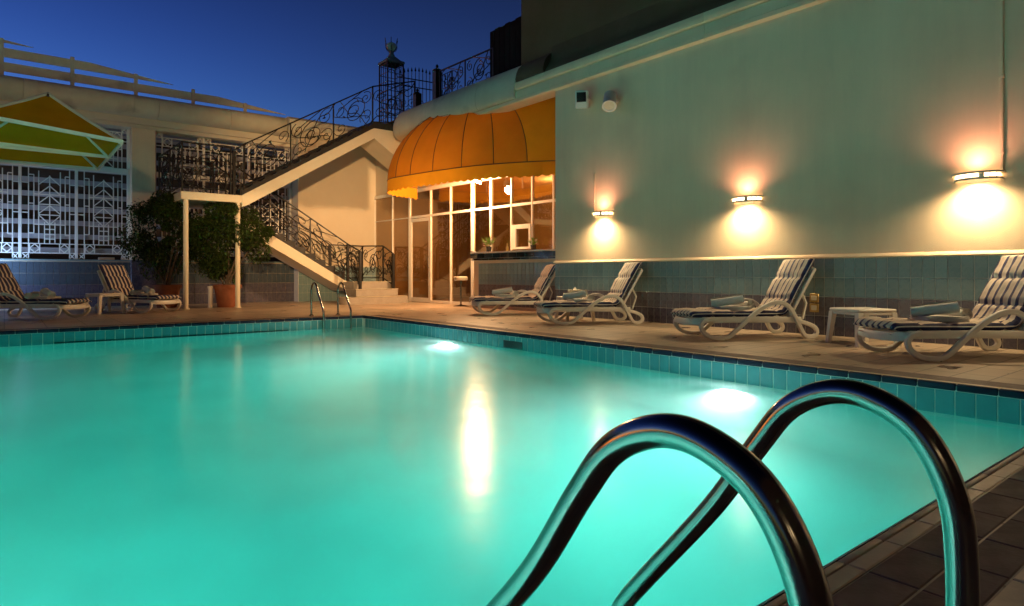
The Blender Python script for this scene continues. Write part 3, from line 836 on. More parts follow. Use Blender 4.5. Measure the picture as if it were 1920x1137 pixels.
# wall above the glass, room behind it
MB().box(-1.5, 7.62, -0.20, 0.0, 3.132, 4.93).build('upper_wall', M['wall_lit'], fa, smooth=0)
q = MB()
q.box(-1.5, 7.6, -3.6, -3.5, 0, 3.3); q.box(-1.6, -1.5, -3.5, -0.05, 0, 3.3); q.box(7.6, 7.7, -3.5, -0.05, 0, 3.3)
q.build('room_wall', M['interior'], fa, smooth=0)
MB().box(-1.5, 7.6, -3.5, -0.05, -0.15, 0.004).build('room_floor', M['interior_floor'], fa, smooth=0)
MB().box(-1.5, 7.6, -3.5, -0.205, 3.2, 3.3).build('room_ceiling', M['interior'], fa, smooth=0)

cl = empty('ceiling_light', F(1.75, -1.9, 3.19), fa.rotation_euler[2], 'small lit ceiling light inside the bar, seen through the upper panes', 'ceiling light')
MB().lathe([(0.0, -0.005), (0.11, -0.005), (0.13, -0.03), (0.10, -0.055), (0.0, -0.06)], 20).build('shade', M['slot'], cl)
l = bpy.data.lights.new('room_lamp', 'POINT'); l.energy = P_ROOM; l.color = (1.0, 0.66, 0.36); l.shadow_soft_size = 0.12
lo = bpy.data.objects.new('room_lamp', l); C.objects.link(lo); lo.parent = cl; lo.location = (0, 0, -0.22)
# ---- bar counter
bc = empty('bar_counter', F(0.9, 0.0, 0), fa.rotation_euler[2], 'curved bar counter with pale top and dark mosaic band in front of the glass', 'bar counter')
ox = 0.9
def plan(off, n=8, x_r=-1.3, x_l=2.40, dep=0.52, rad=0.38):
    pts = [(x_r - ox, dep + off)]
    cx, cyy = x_l - rad - ox, dep - rad
    for k in range(n + 1):
        a = PI / 2 - PI / 2 * k / n
        pts.append((cx + (rad + off) * math.cos(a), cyy + (rad + off) * math.sin(a)))
    pts.append((x_l + off - ox, 0.047))
    pts.append((x_r - ox, 0.047))
    return pts
def slab(off, z0, z1, name, m, **k):
    q = MB(); q.prism(plan(off, **k), lambda a, b_: (a, b_, z0), lambda a, b_: (a, b_, z1)); return q.build(name, m, bc)
slab(0.055, 1.252, 1.285, 'counter_top', M['white'])
slab(0.02, 1.085, 1.250, 'band_backing', M['pale_grout'])
slab(-0.03, 0.0, 1.083, 'counter_body', M['wall_lit'])
pl = plan(0.02, n=8); run = []
tl = 0.27
q_ = 0
pts_ = [Vector(p) for p in pl[:-1]]
seglen = [(pts_[i + 1] - pts_[i]).length for i in range(len(pts_) - 1)]
tot = sum(seglen)
def along(u):
    for i, L_ in enumerate(seglen):
        if u <= L_ or i == len(seglen) - 1:
            dd = (pts_[i + 1] - pts_[i]).normalized(); return pts_[i] + dd * u, dd
        u -= L_
M['mosaic'] = mat('dark_mirror_mosaic', (0.020, 0.03, 0.04), 0.08, rand=0.4, coat=0.6)
nb = int(tot / tl)
for row, (za, zb_) in enumerate([(1.092, 1.135), (1.142, 1.246)]):
    for i in range(nb):
        p, dd = along((i + 0.5 + 0.5 * (row == 0)) * tl if (i + 1 + 0.5 * (row == 0)) * tl < tot else (i + 0.5) * tl)
        a = math.atan2(dd.y, dd.x)
        Mx = Matrix.Translation((p.x, p.y, 0)) @ Matrix.Rotation(a, 4, 'Z')
        MB().cbox(-tl / 2 + 0.006, tl / 2 - 0.006, -0.002, 0.009, za, zb_, 0.002, M=Mx).build('mosaic_tile', M['mosaic'], bc)
for r, k in enumerate(('tile_d', 'tile_c', 'tile_b', 'tile_a')):
    me = tile_mesh('counter_tile', tw, 0.2445, 0.006, M[k])
    for i in range(26):
        inst('counter_tile', me, bc, (-1.25 - ox + 0.06 + i * tw, 0.52 - 0.03 + 0.007, 0.1225 + 0.06 + r * 0.2445 * 0.98), (R(90), 0, R(180)))

# ---- awning
aw = empty('awning', (9.07, 12.6, 3.0), 0, 'orange domed canvas awning with scalloped valance over the bar', 'awning')
OUT = spline([(8.60, 14.84, 0), (8.25, 14.68, 0), (7.80, 14.50, 0), (7.40, 14.22, 0), (7.22, 13.70, 0), (7.28, 13.05, 0), (7.40, 12.35, 0), (7.54, 11.70, 0), (7.75, 11.0, 0), (8.12, 10.25, 0), (8.62, 9.55, 0), (9.12, 8.98, 0)], 12)
NO = len(OUT)
ZS, ZV, ZA = 3.06, 2.765, 4.86
S0 = 0.856
def apex(u):
    k = max(0.0, (u - S0) / (1 - S0))
    k2 = max(0.0, 1 - u / 0.35)
    return Vector((9.03 + 0.14 * k, 12.45 - 3.4 * k + 0.25 * k2, ZA - 0.02 * k))
def wpt(u, ph):
    f = u * (NO - 1); i = min(int(f), NO - 2); B = OUT[i].lerp(OUT[i + 1], f - i)
    a = apex(u); k = math.sin(ph) ** 0.90
    return Vector((a.x + (B.x - a.x) * k - 9.07, a.y + (B.y - a.y) * k - 12.6, ZS + (a.z - ZS) * math.cos(ph) ** 1.05 - 3.0))
RIB = [0.0, 0.14, 0.27, 0.398, 0.472, 0.571, 0.686, 0.778, S0, 1.0]
for i in range(len(RIB) - 1):
    u0, u1 = RIB[i], RIB[i + 1]
    last = i == len(RIB) - 2
    def fn(a, b_):
        p = wpt(u0 + (u1 - u0) * a, PI / 2 * max(b_, 0.002))
        sg = math.sin(PI * a) * math.sin(PI * b_) * (0.03 if not last else -0.01)
        wr = 0.012 * mnoise.noise(Vector((p.x * 2.2 + i, p.y * 2.2, p.z * 2.2))) * math.sin(PI * a) ** 0.5 * b_
        if last: wr += 0.022 * math.sin((a * 5.0 - b_ * 3.2) * 2) * math.sin(PI * a) * (1 - b_)
        v = Vector((-p.x, -p.y, 0.4 - p.z)).normalized()
        return p + v * (sg + wr)
    MB().grid(fn, 13, 20).build('canvas_panel', M['golden'] if last else M['orange'], aw, smooth=80, fix=False)
    if i:
        MB().tube([wpt(u0, PI / 2 * k / 20) for k in range(21)], 0.011, 5).build('seam', M['seam'], aw)
MB().tube([wpt(k / 70, PI / 2) for k in range(71)], 0.012, 5).build('seam', M['seam'], aw)
MB().tube([wpt(0.02 + (S0 - 0.02) * k / 50, PI / 2 * 0.44) for k in range(51)], 0.005, 4).build('seam', M['seam'], aw)
lens = [0.0]
for i in range(NO - 1): lens.append(lens[-1] + (OUT[i + 1] - OUT[i]).length)
def onout(q_):
    for i in range(NO - 1):
        if q_ <= lens[i + 1] or i == NO - 2:
            return OUT[i].lerp(OUT[i + 1], (q_ - lens[i]) / max(1e-6, lens[i + 1] - lens[i]))
TL = lens[-1]; nsc = int(TL / 0.185)
nu = nsc * 8 + 1
def fv(a, b_):
    p = onout(a * TL)
    hem = ZV - 0.034 * abs(math.sin(a * nsc * PI)) + 0.02 + 0.006 * math.sin(a * 37)
    z = ZS + (hem - ZS) * b_
    wob = (0.012 * math.sin(a * 61 + 2) + 0.006 * math.sin(a * 143)) * b_
    return (p.x - 9.07 + wob, p.y - 12.6 + wob, z - 3.0)
MB().grid(fv, nu, 4).build('valance', M['golden'], aw, smooth=80, fix=False)
for u in (0.27, 0.472, 0.686):
    MB().tube([wpt(u, PI / 2 * k / 14) * 0.985 for k in range(15)], 0.012, 6).build('frame_hoop', M['alu'], aw)
# ---- floodlight hanging under the awning
fl = empty('floodlight', (8.66, 12.14, 2.95), 0, 'lit floodlight glaring under the awning hem in front of the glass', 'floodlight')
Mx = Matrix.Rotation(R(25), 4, 'Y')
MB().lathe([(0.0, 0.10), (0.05, 0.10), (0.085, 0.03), (0.09, -0.02), (0.082, -0.02), (0.075, 0.02)], 20, M=Mx).build('reflector', M['alu'], fl)
MB().lathe([(0.0, -0.045), (0.035, -0.038), (0.055, -0.012), (0.055, 0.01), (0.0, 0.03)], 16, M=Mx).build('bulb', M['bulb'], fl)
MB().tube([(0.03, 0, 0.09), (0.10, 0, 0.25), (0.42, 0.01, 0.28)], 0.012, 8).build('bracket', M['alu'], fl)
l = bpy.data.lights.new('flood_lamp', 'POINT'); l.energy = P_AWNING; l.color = (1.0, 0.57, 0.26); l.shadow_soft_size = 0.09
lo = bpy.data.objects.new('flood_lamp', l); C.objects.link(lo); lo.parent = fl; lo.location = (-0.05, 0, -0.13)
l = bpy.data.lights.new('flood_beam', 'SPOT'); l.energy = P_BEAM; l.color = (1.0, 0.57, 0.26); l.shadow_soft_size = 0.09; l.spot_size = R(150); l.spot_blend = 0.8
lo = bpy.data.objects.new('flood_beam', l); C.objects.link(lo); lo.parent = fl; lo.location = (-0.05, 0, -0.13)
lo.rotation_euler = Vector((-0.35, 0.85, -0.40)).to_track_quat('-Z', 'Y').to_euler()

# ================================================================== STAIRCASE
st = empty('staircase', (5.7, 16.4, 0), 0, 'white dog-leg staircase with landing on two posts rising to the roof', 'staircase')
def sp(poly, y0, y1, name, m, smooth=0):
    q = MB(); q.prism(poly, lambda x, z: (x - 5.7, y0 - 16.4, z), lambda x, z: (x - 5.7, y1 - 16.4, z)); return q.build(name, m, st, smooth=smooth)
M['stairw'] = mat('cream_stair_paint', (0.74, 0.66, 0.50), 0.6, var=0.04, vscale=2, bump=0.08, bscale=40)
uz = lambda x: 2.58 + 0.614 * (x - 4.30)
# upper flight slab, with its stringer face, up to the apex and the falling soffit beyond it
sp([(4.30, 2.60), (4.30, 2.33), (4.42, 2.38), (7.62, uz(7.62) - 0.27), (7.62, uz(7.62))], 15.40, 16.38, 'upper_flight', M['stairw'])
sp([(7.622, 4.62), (7.622, 4.36), (8.86, 3.55), (8.86, 4.62)], 15.40, 16.38, 'upper_landing', M['stairw'])
sp([(4.30, 2.605), (7.62, 4.625), (7.62, 4.745), (4.36, 2.742), (4.30, 2.70)], 15.405, 15.45, 'edge_band', M['dark_step'])
n = 12
for k in range(n):
    x0 = 4.30 + k * 3.32 / n; x1 = x0 + 3.32 / n
    z1 = uz(x1) + 0.04
    q = MB(); q.prism([(x0 - 0.03, uz(x0) + 0.003), (x1, uz(x1) + 0.003), (x1, z1), (x0 - 0.03, z1)], lambda x, z: (x - 5.7, 15.453 - 16.4, z), lambda x, z: (x - 5.7, 16.36 - 16.4, z))
    q.build('tread', M['dark_step'], st, smooth=0)
q = MB(); q.box(7.62 - 5.7, 8.9 - 5.7, -0.985, 1.1, 4.625, 4.80); q.build('top_slab', M['dark_step'], st, smooth=0)
MB().cbox(3.02 - 5.7, 4.298 - 5.7, 15.40 - 16.4, 17.5 - 16.4, 2.42, 2.595, 0.008).build('landing', M['stairw'], st)
for x in (3.13, 4.22):
    q = MB(); q.lathe([(0.0, 0.0), (0.075, 0.0), (0.075, 0.025), (0.054, 0.03), (0.054, 2.418), (0.0, 2.418)], 18, c=(x - 5.7, 15.47 - 16.4, 0)); q.build('post', M['stairw'], st)
lz = lambda x: 2.40 - 0.588 * (x - 4.25)
sp([(4.25, lz(4.25)), (4.10, lz(4.25) - 0.02), (4.4, lz(4.4) - 0.33), (7.35, lz(7.35) - 0.27), (7.40, lz(7.40) - 0.02)], 16.45, 17.48, 'lower_flight', M['stairw'])
for k in range(11):
    x0 = 4.28 + k * 3.0 / 11; x1 = x0 + 3.0 / 11
    q = MB(); q.prism([(x0, lz(x0) + 0.003), (x1, lz(x1) + 0.003), (x1, lz(x0) + 0.06), (x0, lz(x0) + 0.06)], lambda x, z: (x - 5.7, 16.47 - 16.4, z), lambda x, z: (x - 5.7, 17.46 - 16.4, z))
    q.build('tread', M['dark_step'], st, smooth=0)
# bottom steps, the lowest with a rounded end
pts = [(8.48, 15.14), (8.48, 15.75), (6.98, 15.75)] + [(6.98 + 0.30 * math.cos(a) - 0.0, 15.445 + 0.305 * math.sin(a)) for a in [PI / 2 + PI * k / 10 for k in range(1, 10)]] + [(6.98, 15.14)]
q = MB(); q.prism(pts, lambda x, y: (x - 5.7, y - 16.4, 0), lambda x, y: (x - 5.7, y - 16.4, 0.185)); q.build('bottom_step', M['step'], st, smooth=30)
MB().cbox(7.14 - 5.7, 8.36 - 5.7, 15.46 - 16.4, 16.1 - 16.4, 0.187, 0.37, 0.008).build('bottom_step', M['step'], st)
MB().cbox(7.22 - 5.7, 8.30 - 5.7, 15.78 - 16.4, 17.5 - 16.4, 0.372, 0.56, 0.008).build('bottom_step', M['step'], st)
for z, y0, x0, x1 in ((0.185, 15.125, 7.0, 8.45), (0.37, 15.445, 7.13, 8.37), (0.56, 15.765, 7.21, 8.31)):
    MB().cbox(x0 - 5.7, x1 - 5.7, y0 - 16.4, y0 - 16.4 + 0.06, z + 0.001, z + 0.014, 0.004).build('nosing', M['trim'], st)

# ================================================================== WROUGHT IRON RAILINGS
def spiral(c, r, turns, a0, hand=1, n=26, r1=0.12):
    out = []
    for k in range(n):
        f = k / (n - 1); a = a0 + hand * turns * 2 * PI * f; rr = r * (1 - (1 - r1) * f)
        out.append((c[0] + rr * math.cos(a), c[1] + rr * math.sin(a)))
    return out
def railing(name, label, path, cat='railing', group='black wrought iron railings', H=None, gap=0.10, post_every=None, dens=1.0, seed=1, posts=None, newels=(), bars=False, rr=0.02):
    """path: list of (x, y, z_base, z_top); one railing made of runs between the path's points"""
    g = random.Random(seed)
    ox, oy, oz = path[0][0], path[0][1], path[0][2]
    t = empty(name, (ox, oy, oz), 0, label, cat, group)
    loc = lambda p: Vector((p[0] - ox, p[1] - oy, p[2] - oz))
    MB().tube([loc((x, y, zt)) for x, y, zb, zt in path], rr, 6, sq=(rr, rr * 0.8)).build('top_rail', M['iron'], t)
    MB().tube([loc((x, y, zb + gap)) for x, y, zb, zt in path], 0.012, 6, sq=(0.012, 0.012)).build('bottom_rail', M['iron'], t)
    for i, (x, y, zb, zt) in enumerate(path):
        w = 0.035 if i in newels else 0.018
        MB().cbox(x - ox - w, x - ox + w, y - oy - w, y - oy + w, zb - oz - 0.02, zt - oz - 0.005, 0.004).build('post', M['iron'], t)
    for i in range(len(path) - 1):
        a = path[i]; b_ = path[i + 1]
        dx, dy = b_[0] - a[0], b_[1] - a[1]; L_ = math.hypot(dx, dy)
        def P(s, h):
            f = s / L_
            zb = a[2] + (b_[2] - a[2]) * f + gap; zt = a[3] + (b_[3] - a[3]) * f
            return Vector((a[0] + dx * f - ox, a[1] + dy * f - oy, zb + (zt - zb) * h - oz))
        hh = ((a[3] - a[2]) + (b_[3] - b_[2])) / 2 - gap
        if L_ < 0.12: continue
        npn = max(1, round(L_ / 1.25)); pw = L_ / npn
        for k in range(1, npn):
            p0 = P(k * pw, 0); p1 = P(k * pw, 1)
            MB().cbox(p0.x - 0.014, p0.x + 0.014, p0.y - 0.014, p0.y + 0.014, p0.z - gap, p1.z - 0.005, 0.003).build('post', M['iron'], t)
        for k in range(npn):
            s0 = k * pw
            if bars:
                nbar = max(2, int(pw / 0.11))
                for q_ in range(1, nbar):
                    MB().bar(P(s0 + q_ * pw / nbar, 0), P(s0 + q_ * pw / nbar, 1.0), 0.014, 0.014).build('bar', M['iron'], t, smooth=0)
                continue
            def mk(pts2, r=0.0115, nm='scroll'):
                pts2 = [(min(max(s, s0 + 0.015), s0 + pw - 0.015), min(max(h, 0.0), 1.0)) for s, h in pts2]
                MB().tube([P(s, h) for s, h in pts2], r, 5).build(nm, M['iron'], t)
            R0 = min(0.36 * hh, pw * 0.34)
            cxs, ch = s0 + pw * 0.5 + g.uniform(-.04, .04) * pw, 0.5 + g.uniform(-.05, .05)
            E2 = lambda pts2: [(s, h) for s, h in pts2]
            el = lambda c, r, tr, a0, hd: [(c[0] + (p[0]), c[1] + p[1] / hh) for p in spiral((0, 0), r, tr, a0, hd)]
            hd = g.choice((-1, 1))
            mk(el((cxs, ch), R0, 1.7, g.uniform(0, 6), hd))
            mk(el((cxs, ch), R0 * 0.78, 1.0, g.uniform(0, 6), -hd))
            if pw > 0.5:
                for sx_, sh_ in ((0.16, 0.74), (0.84, 0.26), (0.18, 0.24), (0.82, 0.76)):
                    mk(el((s0 + pw * sx_, sh_), R0 * g.uniform(0.42, 0.6), g.uniform(1.1, 1.6), g.uniform(0, 6), g.choice((-1, 1))), 0.010)
                # S stems running from corner to corner
                mk([(s0 + pw * f, 0.5 + 0.46 * math.sin((f - 0.5) * PI) * hd + 0.10 * math.sin(f * 4 * PI)) for f in [q / 18 for q in range(19)]], 0.0115, 'stem')
                mk([(s0 + pw * (0.5 + 0.42 * math.sin(q / 18 * 2 * PI + 0.6)), q / 18) for q in range(19)], 0.0105, 'stem')
            else:
                mk([(s0 + pw * (0.5 + 0.3 * math.sin(q / 14 * 2 * PI)), q / 14) for q in range(15)], 0.008, 'stem')
            for q_ in range(3 if pw > 0.5 else 1):
                s = s0 + pw * g.uniform(0.2, 0.8); h = g.uniform(0.2, 0.8); p = P(s, h); a2 = g.uniform(0, 6.28); ln = 0.055
                ex = Vector((dx / L_, dy / L_, 0)); ez = Vector((0, 0, 1)); u_ = ex * math.cos(a2) + ez * math.sin(a2); v_ = -ex * math.sin(a2) + ez * math.cos(a2); nrm = u_.cross(v_) * 0.012
                MB().add([p - u_ * ln, p + v_ * ln * 0.42, p + u_ * ln * 1.1, p - v_ * ln * 0.42, p + nrm, p - nrm], [(0, 1, 4), (1, 2, 4), (2, 3, 4), (3, 0, 4), (1, 0, 5), (2, 1, 5), (3, 2, 5), (0, 3, 5)]).build('leaf', M['iron'], t, smooth=0)
    return t
zr = lambda x: 3.76 + 0.595 * (x - 4.30)
railing('iron_railing', 'black scrollwork railing climbing along the upper stair flight to the roof', [(4.13, 15.44, 2.6, 3.62), (4.35, 15.44, uz(4.35) + 0.08, zr(4.35)), (7.60, 15.44, uz(7.6) + 0.09, zr(7.6)), (8.86, 15.44, 4.81, 6.10)], seed=3, newels=(0,))
railing('iron_railing', 'black scrollwork railing around the open end of the stair landing', [(4.06, 15.44, 2.6, 3.68), (3.05, 15.44, 2.6, 3.68), (2.94, 17.43, 2.6, 3.62), (4.10, 17.43, 2.6, 3.61)], seed=5)
railing('iron_railing', 'black scrollwork railing on the pool side of the lower stair flight', [(4.22, 16.50, lz(4.22) + 0.05, 3.57), (7.38, 16.50, lz(7.38) + 0.05, 1.60), (7.33, 15.62, 0.38, 1.38)], seed=9, newels=(1, 2))
railing('iron_railing', 'black scrollwork railing on the wall side of the lower flight, turning round the bottom steps', [(4.16, 17.44, lz(4.16) + 0.05, 3.58), (7.26, 17.44, 0.57, 1.615), (8.26, 17.44, 0.57, 1.60), (8.27, 16.15, 0.57, 1.56), (8.27, 15.56, 0.38, 1.33)], seed=12, newels=(1, 4))
railing('iron_railing', 'black scrollwork railing along the roof edge above the rounded parapet', [(8.5, 11.34, 4.98, 5.80), (8.5, 13.55, 4.98, 5.84)], seed=14, gap=0.05)
# roof newels, black panel, gates and the lantern pillar
def newel(x, y, z0, z1, w, label):
    t = empty('gate_post', (x, y, z0), 0, label, 'post', 'black iron posts on the roof')
    MB().cbox(-w, w, -w, w, 0, z1 - z0 - 0.12, 0.01).build('shaft', M['iron'], t)
    MB().lathe([(w * 1.3, 0), (w * 1.35, 0.03), (w * 0.6, 0.06), (w * 0.25, 0.09), (w * 0.45, 0.12), (w * 0.25, 0.16), (0, 0.18)], 12, c=(0, 0, z1 - z0 - 0.12)).build('finial', M['iron'], t)
newel(8.52, 13.72, 4.85, 6.0, 0.09, 'thick black iron post with finial at the end of the roof edge railing')
newel(8.75, 15.1, 4.85, 5.75, 0.09, 'shorter black iron post at the top of the stairs beside the roof gate')
bpn = empty('roof_panel', (8.5, 10.75, 4.9), 0, 'solid black fence panel between roof railing and dark upper wall', 'fence panel')
for k in range(7):
    y = -0.56 + k * 0.18
    MB().cbox(-0.015, 0.015, y, y + 0.172, 0.05, 1.28 + 0.02 * (k % 2), 0.004).build('plank', M['panel'], bpn)
MB().cbox(0.016, 0.05, -0.58, 0.72, 0.9, 0.96, 0.003).build('rail', M['black'], bpn)

def lantern_pillar():
    t = empty('lantern_pillar', (9.5, 18.0, 4.9), 0, 'iron lattice pillar topped by an unlit globe lantern on the roof', 'lamp pillar')
    w = 0.27
    for sx_ in (-1, 1):
        for sy_ in (-1, 1):
            MB().cbox(sx_ * w - 0.02, sx_ * w + 0.02, sy_ * w - 0.02, sy_ * w + 0.02, 0, 2.44, 0.003).build('corner_post', M['iron'], t)
    for k in range(9):
        z = 0.15 + k * 0.28
        q = MB()
        q.tube([(-w, -w, z), (w, -w, z), (w, w, z), (-w, w, z)], 0.011, 5, closed=True); q.build('hoop', M['iron'], t, smooth=0)
    for sx_ in range(1, 4):
        o = -w + sx_ * w / 2
        for p in ((o, -w), (o, w), (-w, o), (w, o)):
            MB().bar((p[0], p[1], 0), (p[0], p[1], 2.44), 0.016, 0.016).build('bar', M['iron'], t, smooth=0)
    for k in range(5):
        z = 0.3 + k * 0.45
        MB().tube([(-w + 2 * w * f, -w - 0.005, z + 0.10 * math.sin(f * 2 * PI)) for f in [q / 14 for q in range(15)]], 0.009, 5).build('scroll', M['iron'], t)
    MB().lathe([(0.42, 2.44), (0.44, 2.47), (0.42, 2.52), (0.30, 2.56), (0.12, 2.70), (0.07, 2.80), (0.09, 2.84), (0.05, 2.86)], 4, M=Matrix.Rotation(PI / 4, 4, 'Z')).build('cap', M['zinc'], t, smooth=0)
    MB().lathe([(0.0, 2.86), (0.09, 2.87), (0.14, 2.93), (0.16, 3.01), (0.14, 3.09), (0.0, 3.16)], 18).build('globe', M['globe'], t)
    for k in range(6):
        a = k * PI / 3
        MB().tube([(math.cos(a) * r, math.sin(a) * r, z) for r, z in ((0.07, 2.86), (0.15, 2.90), (0.20, 3.00), (0.19, 3.12), (0.22, 3.24))], 0.012, 5).build('cage_bar', M['iron'], t)
    return t
lantern_pillar()
def roof_gate():
    t = empty('roof_gate', (9.82, 18.1, 4.9), R(-8), 'tall black iron gate with spear points on the roof beside the lantern pillar', 'gate')
    for k in range(12):
        x = 0.06 + k * 0.125
        h = 2.25 + 0.15 * math.sin(k / 11 * PI)
        q = MB().bar((x, 0, 0.1), (x, 0, h), 0.018, 0.018); q.build('bar', M['iron'], t, smooth=0)
        MB().lathe([(0.0, 0.0), (0.035, 0.05), (0.0, 0.18)], 4, c=(x, 0, h)).build('spear', M['iron'], t, smooth=0)
    for z in (0.2, 0.9, 1.9, 2.15):
        MB().bar((0, 0.012, z), (1.48, 0.012, z), 0.02, 0.03).build('rail', M['iron'], t, smooth=0)
    for k in range(5):
        MB().tube([(0.16 + k * 0.28 + p[0], -0.012, 1.35 + p[1]) for p in spiral((0, 0), 0.16, 1.5, k, 1 if k % 2 else -1)], 0.010, 5).build('scroll', M['iron'], t)
roof_gate()
sg = empty('roof_gate', (8.5, 13.05, 4.95), 0, 'small square scroll gate leaf against the thick black roof post', 'gate')
q = MB(); q.tube([(0.03, 0, 0.1), (0.03, 0.52, 0.1), (0.03, 0.52, 0.78), (0.03, 0, 0.78)], 0.02, 5, closed=True); q.build('frame', M['iron'], sg, smooth=0)
for k in range(4):
    MB().bar((0.03, 0.1 + k * 0.11, 0.1), (0.03, 0.1 + k * 0.11, 0.78), 0.012, 0.012).build('bar', M['iron'], sg, smooth=0)
for z in (0.3, 0.55):
    MB().tube([(0.03, 0.26 + p[0], z + p[1]) for p in spiral((0, 0), 0.13, 1.6, z * 7)], 0.010, 5).build('scroll', M['iron'], sg)

# ================================================================== UMBRELLAS
M['hem'] = mat('white_hem_tape', (0.74, 0.76, 0.68), 0.6)
def umbrella(y, label):
    t = empty('umbrella', (0.55, y, 0), 0, label, 'umbrella', 'yellow square umbrellas by the back wall')
    hx, hy, zh, za = 0.93, 0.82, 2.90, 3.68
    cor = [(-hx, -hy), (hx, -hy), (hx, hy), (-hx, hy)]
    CZ = [zh + 0.17, zh, zh, zh + 0.06] if y < 13.5 else [zh] * 4
    for k in range(4):
        a, b_ = cor[k], cor[(k + 1) % 4]
        za_, zb_ = CZ[k], CZ[(k + 1) % 4]
        def fn(u, v):
            x = a[0] + (b_[0] - a[0]) * u; y_ = a[1] + (b_[1] - a[1]) * u
            f = v; zz = za_ + (zb_ - za_) * u
            return (x * f, y_ * f, za + (zz - za) * f - 0.05 * math.sin(PI * f) * (0.4 + 0.6 * math.sin(PI * u)))
        MB().grid(fn, 11, 10).build('canvas_panel', M['yellow'], t, smooth=80, fix=False)
        MB().bar((a[0], a[1], za_), (b_[0], b_[1], zb_), 0.035, 0.055).build('hem', M['hem'], t, smooth=0)
        MB().tube([(a[0] * f, a[1] * f, za + (za_ - za) * f - 0.045) for f in (0.03, 0.5, 0.99)], 0.016, 6).build('rib', M['alu'], t)
        MB().tube([(a[0] * f, a[1] * f, za + (za_ - za) * f - 0.02 * math.sin(PI * f) + 0.012) for f in [q / 8 for q in range(9)]], 0.027, 6).build('ridge_tape', M['hem'], t)
    MB().lathe([(0.0, 0.04), (0.025, 0.03), (0.02, 0.02), (0.05, 0.0), (0.05, -0.12), (0.0, -0.12)], 12, c=(0, 0, za)).build('finial', M['black'], t)
    MB().tube([(0.0, 0, za - 0.20), (-0.9, 0, za - 0.26), (-1.75, 0, za - 0.22), (-1.85, 0, za - 0.3)], 0.035, 8).build('arm', M['alu'], t)
    MB().tube([(-1.85, 0, 0.05), (-1.85, 0, za - 0.2)], 0.045, 10).build('mast', M['alu'], t)
    MB().cbox(-2.25, -1.45, -0.4, 0.4, 0.0, 0.06, 0.01).build('base', M['alu'], t)
umbrella(12.72, 'yellow canvas umbrella with pale hem nearest the pool edge')
umbrella(14.40, 'yellow canvas umbrella partly hidden behind the other, nearer the lattice')

# ================================================================== SUN LOUNGERS
CV = 0.34
def cushion_path():
    return spline([(-0.10, 0, 0.285), (-0.04, 0, 0.305), (0.3, 0, 0.305), (0.7, 0, 0.30), (1.0, 0, 0.30), (1.10, 0, 0.315), (1.17, 0, 0.40), (1.27, 0, 0.58), (1.40, 0, 0.80), (1.50, 0, 0.965)], 10)
def cushion_mesh(seed):
    """quilted cushion, a little different for every lounger"""
    g = random.Random(seed)
    P = cushion_path(); n = len(P); NVv = 27
    lens_ = [0.0]
    for i in range(n - 1): lens_.append(lens_[-1] + (P[i + 1] - P[i]).length)
    tot_ = lens_[-1]
    vs, uvs, fs = [], [], []
    for layer in (1, -1):
        for i in range(n):
            tng = (P[min(i + 1, n - 1)] - P[max(i - 1, 0)]).normalized(); nrm = Vector((-tng.z, 0, tng.x))
            u = lens_[i] / tot_
            cell = (u * 7.0 + 0.05 * math.sin(seed + i * 0.1)) % 1.0
            tuft = 1 - 0.55 * math.exp(-((min(cell, 1 - cell)) / 0.09) ** 2)
            if i < 3 or i > n - 4: tuft *= (0.25, 0.6, 0.88)[i if i < 3 else n - 1 - i]
            for j in range(NVv):
                v = j / (NVv - 1); y = (v - 0.5) * 2 * 0.29
                edge = min(1.0, (1 - abs(2 * v - 1)) / 0.12); edge = 0.2 + 0.8 * math.sqrt(max(edge, 0.0))
                pil = 1 + 0.16 * math.cos(v * 6.5 * 2 * PI)
                th = 0.040 * tuft * edge * (pil if layer > 0 else 1)
                p = P[i] + nrm * (layer * th + (0.007 * mnoise.noise(Vector((i * 0.3, j * 0.4, 3.1 + seed))) + 0.016 * mnoise.noise(Vector((i * 0.07, j * 0.11, 7.7 + seed * 3)))))
                vs.append((p.x, y * (1 - 0.05 * (1 - tuft)) + 0.007 * mnoise.noise(Vector((i * 0.12, 1.5, seed * 5.0))), p.z)); uvs.append((v, u))
    N1 = n * NVv
    for i in range(n - 1):
        for j in range(NVv - 1):
            a_ = i * NVv + j
            fs.append((a_, a_ + NVv, a_ + NVv + 1, a_ + 1))
            fs.append((N1 + a_, N1 + a_ + 1, N1 + a_ + NVv + 1, N1 + a_ + NVv))
    for i in range(n - 1):
        for j in (0, NVv - 1):
            a_ = i * NVv + j; b_ = a_ + NVv
            fs.append((a_, b_, N1 + b_, N1 + a_) if j else (b_, a_, N1 + a_, N1 + b_))
    for j in range(NVv - 1):
        for i in (0, n - 1):
            a_ = i * NVv + j
            fs.append((a_ + 1, a_, N1 + a_, N1 + a_ + 1) if i else (a_, a_ + 1, N1 + a_ + 1, N1 + a_))
    me = bpy.data.meshes.new('cushion'); me.from_pydata(vs, [], fs)
    uvl = me.uv_layers.new(name='UVMap')
    for lp in me.loops: uvl.data[lp.index].uv = uvs[lp.vertex_index]
    me.polygons.foreach_set('use_smooth', [True] * len(me.polygons))
    me.materials.append(M['cushion'])
    return me
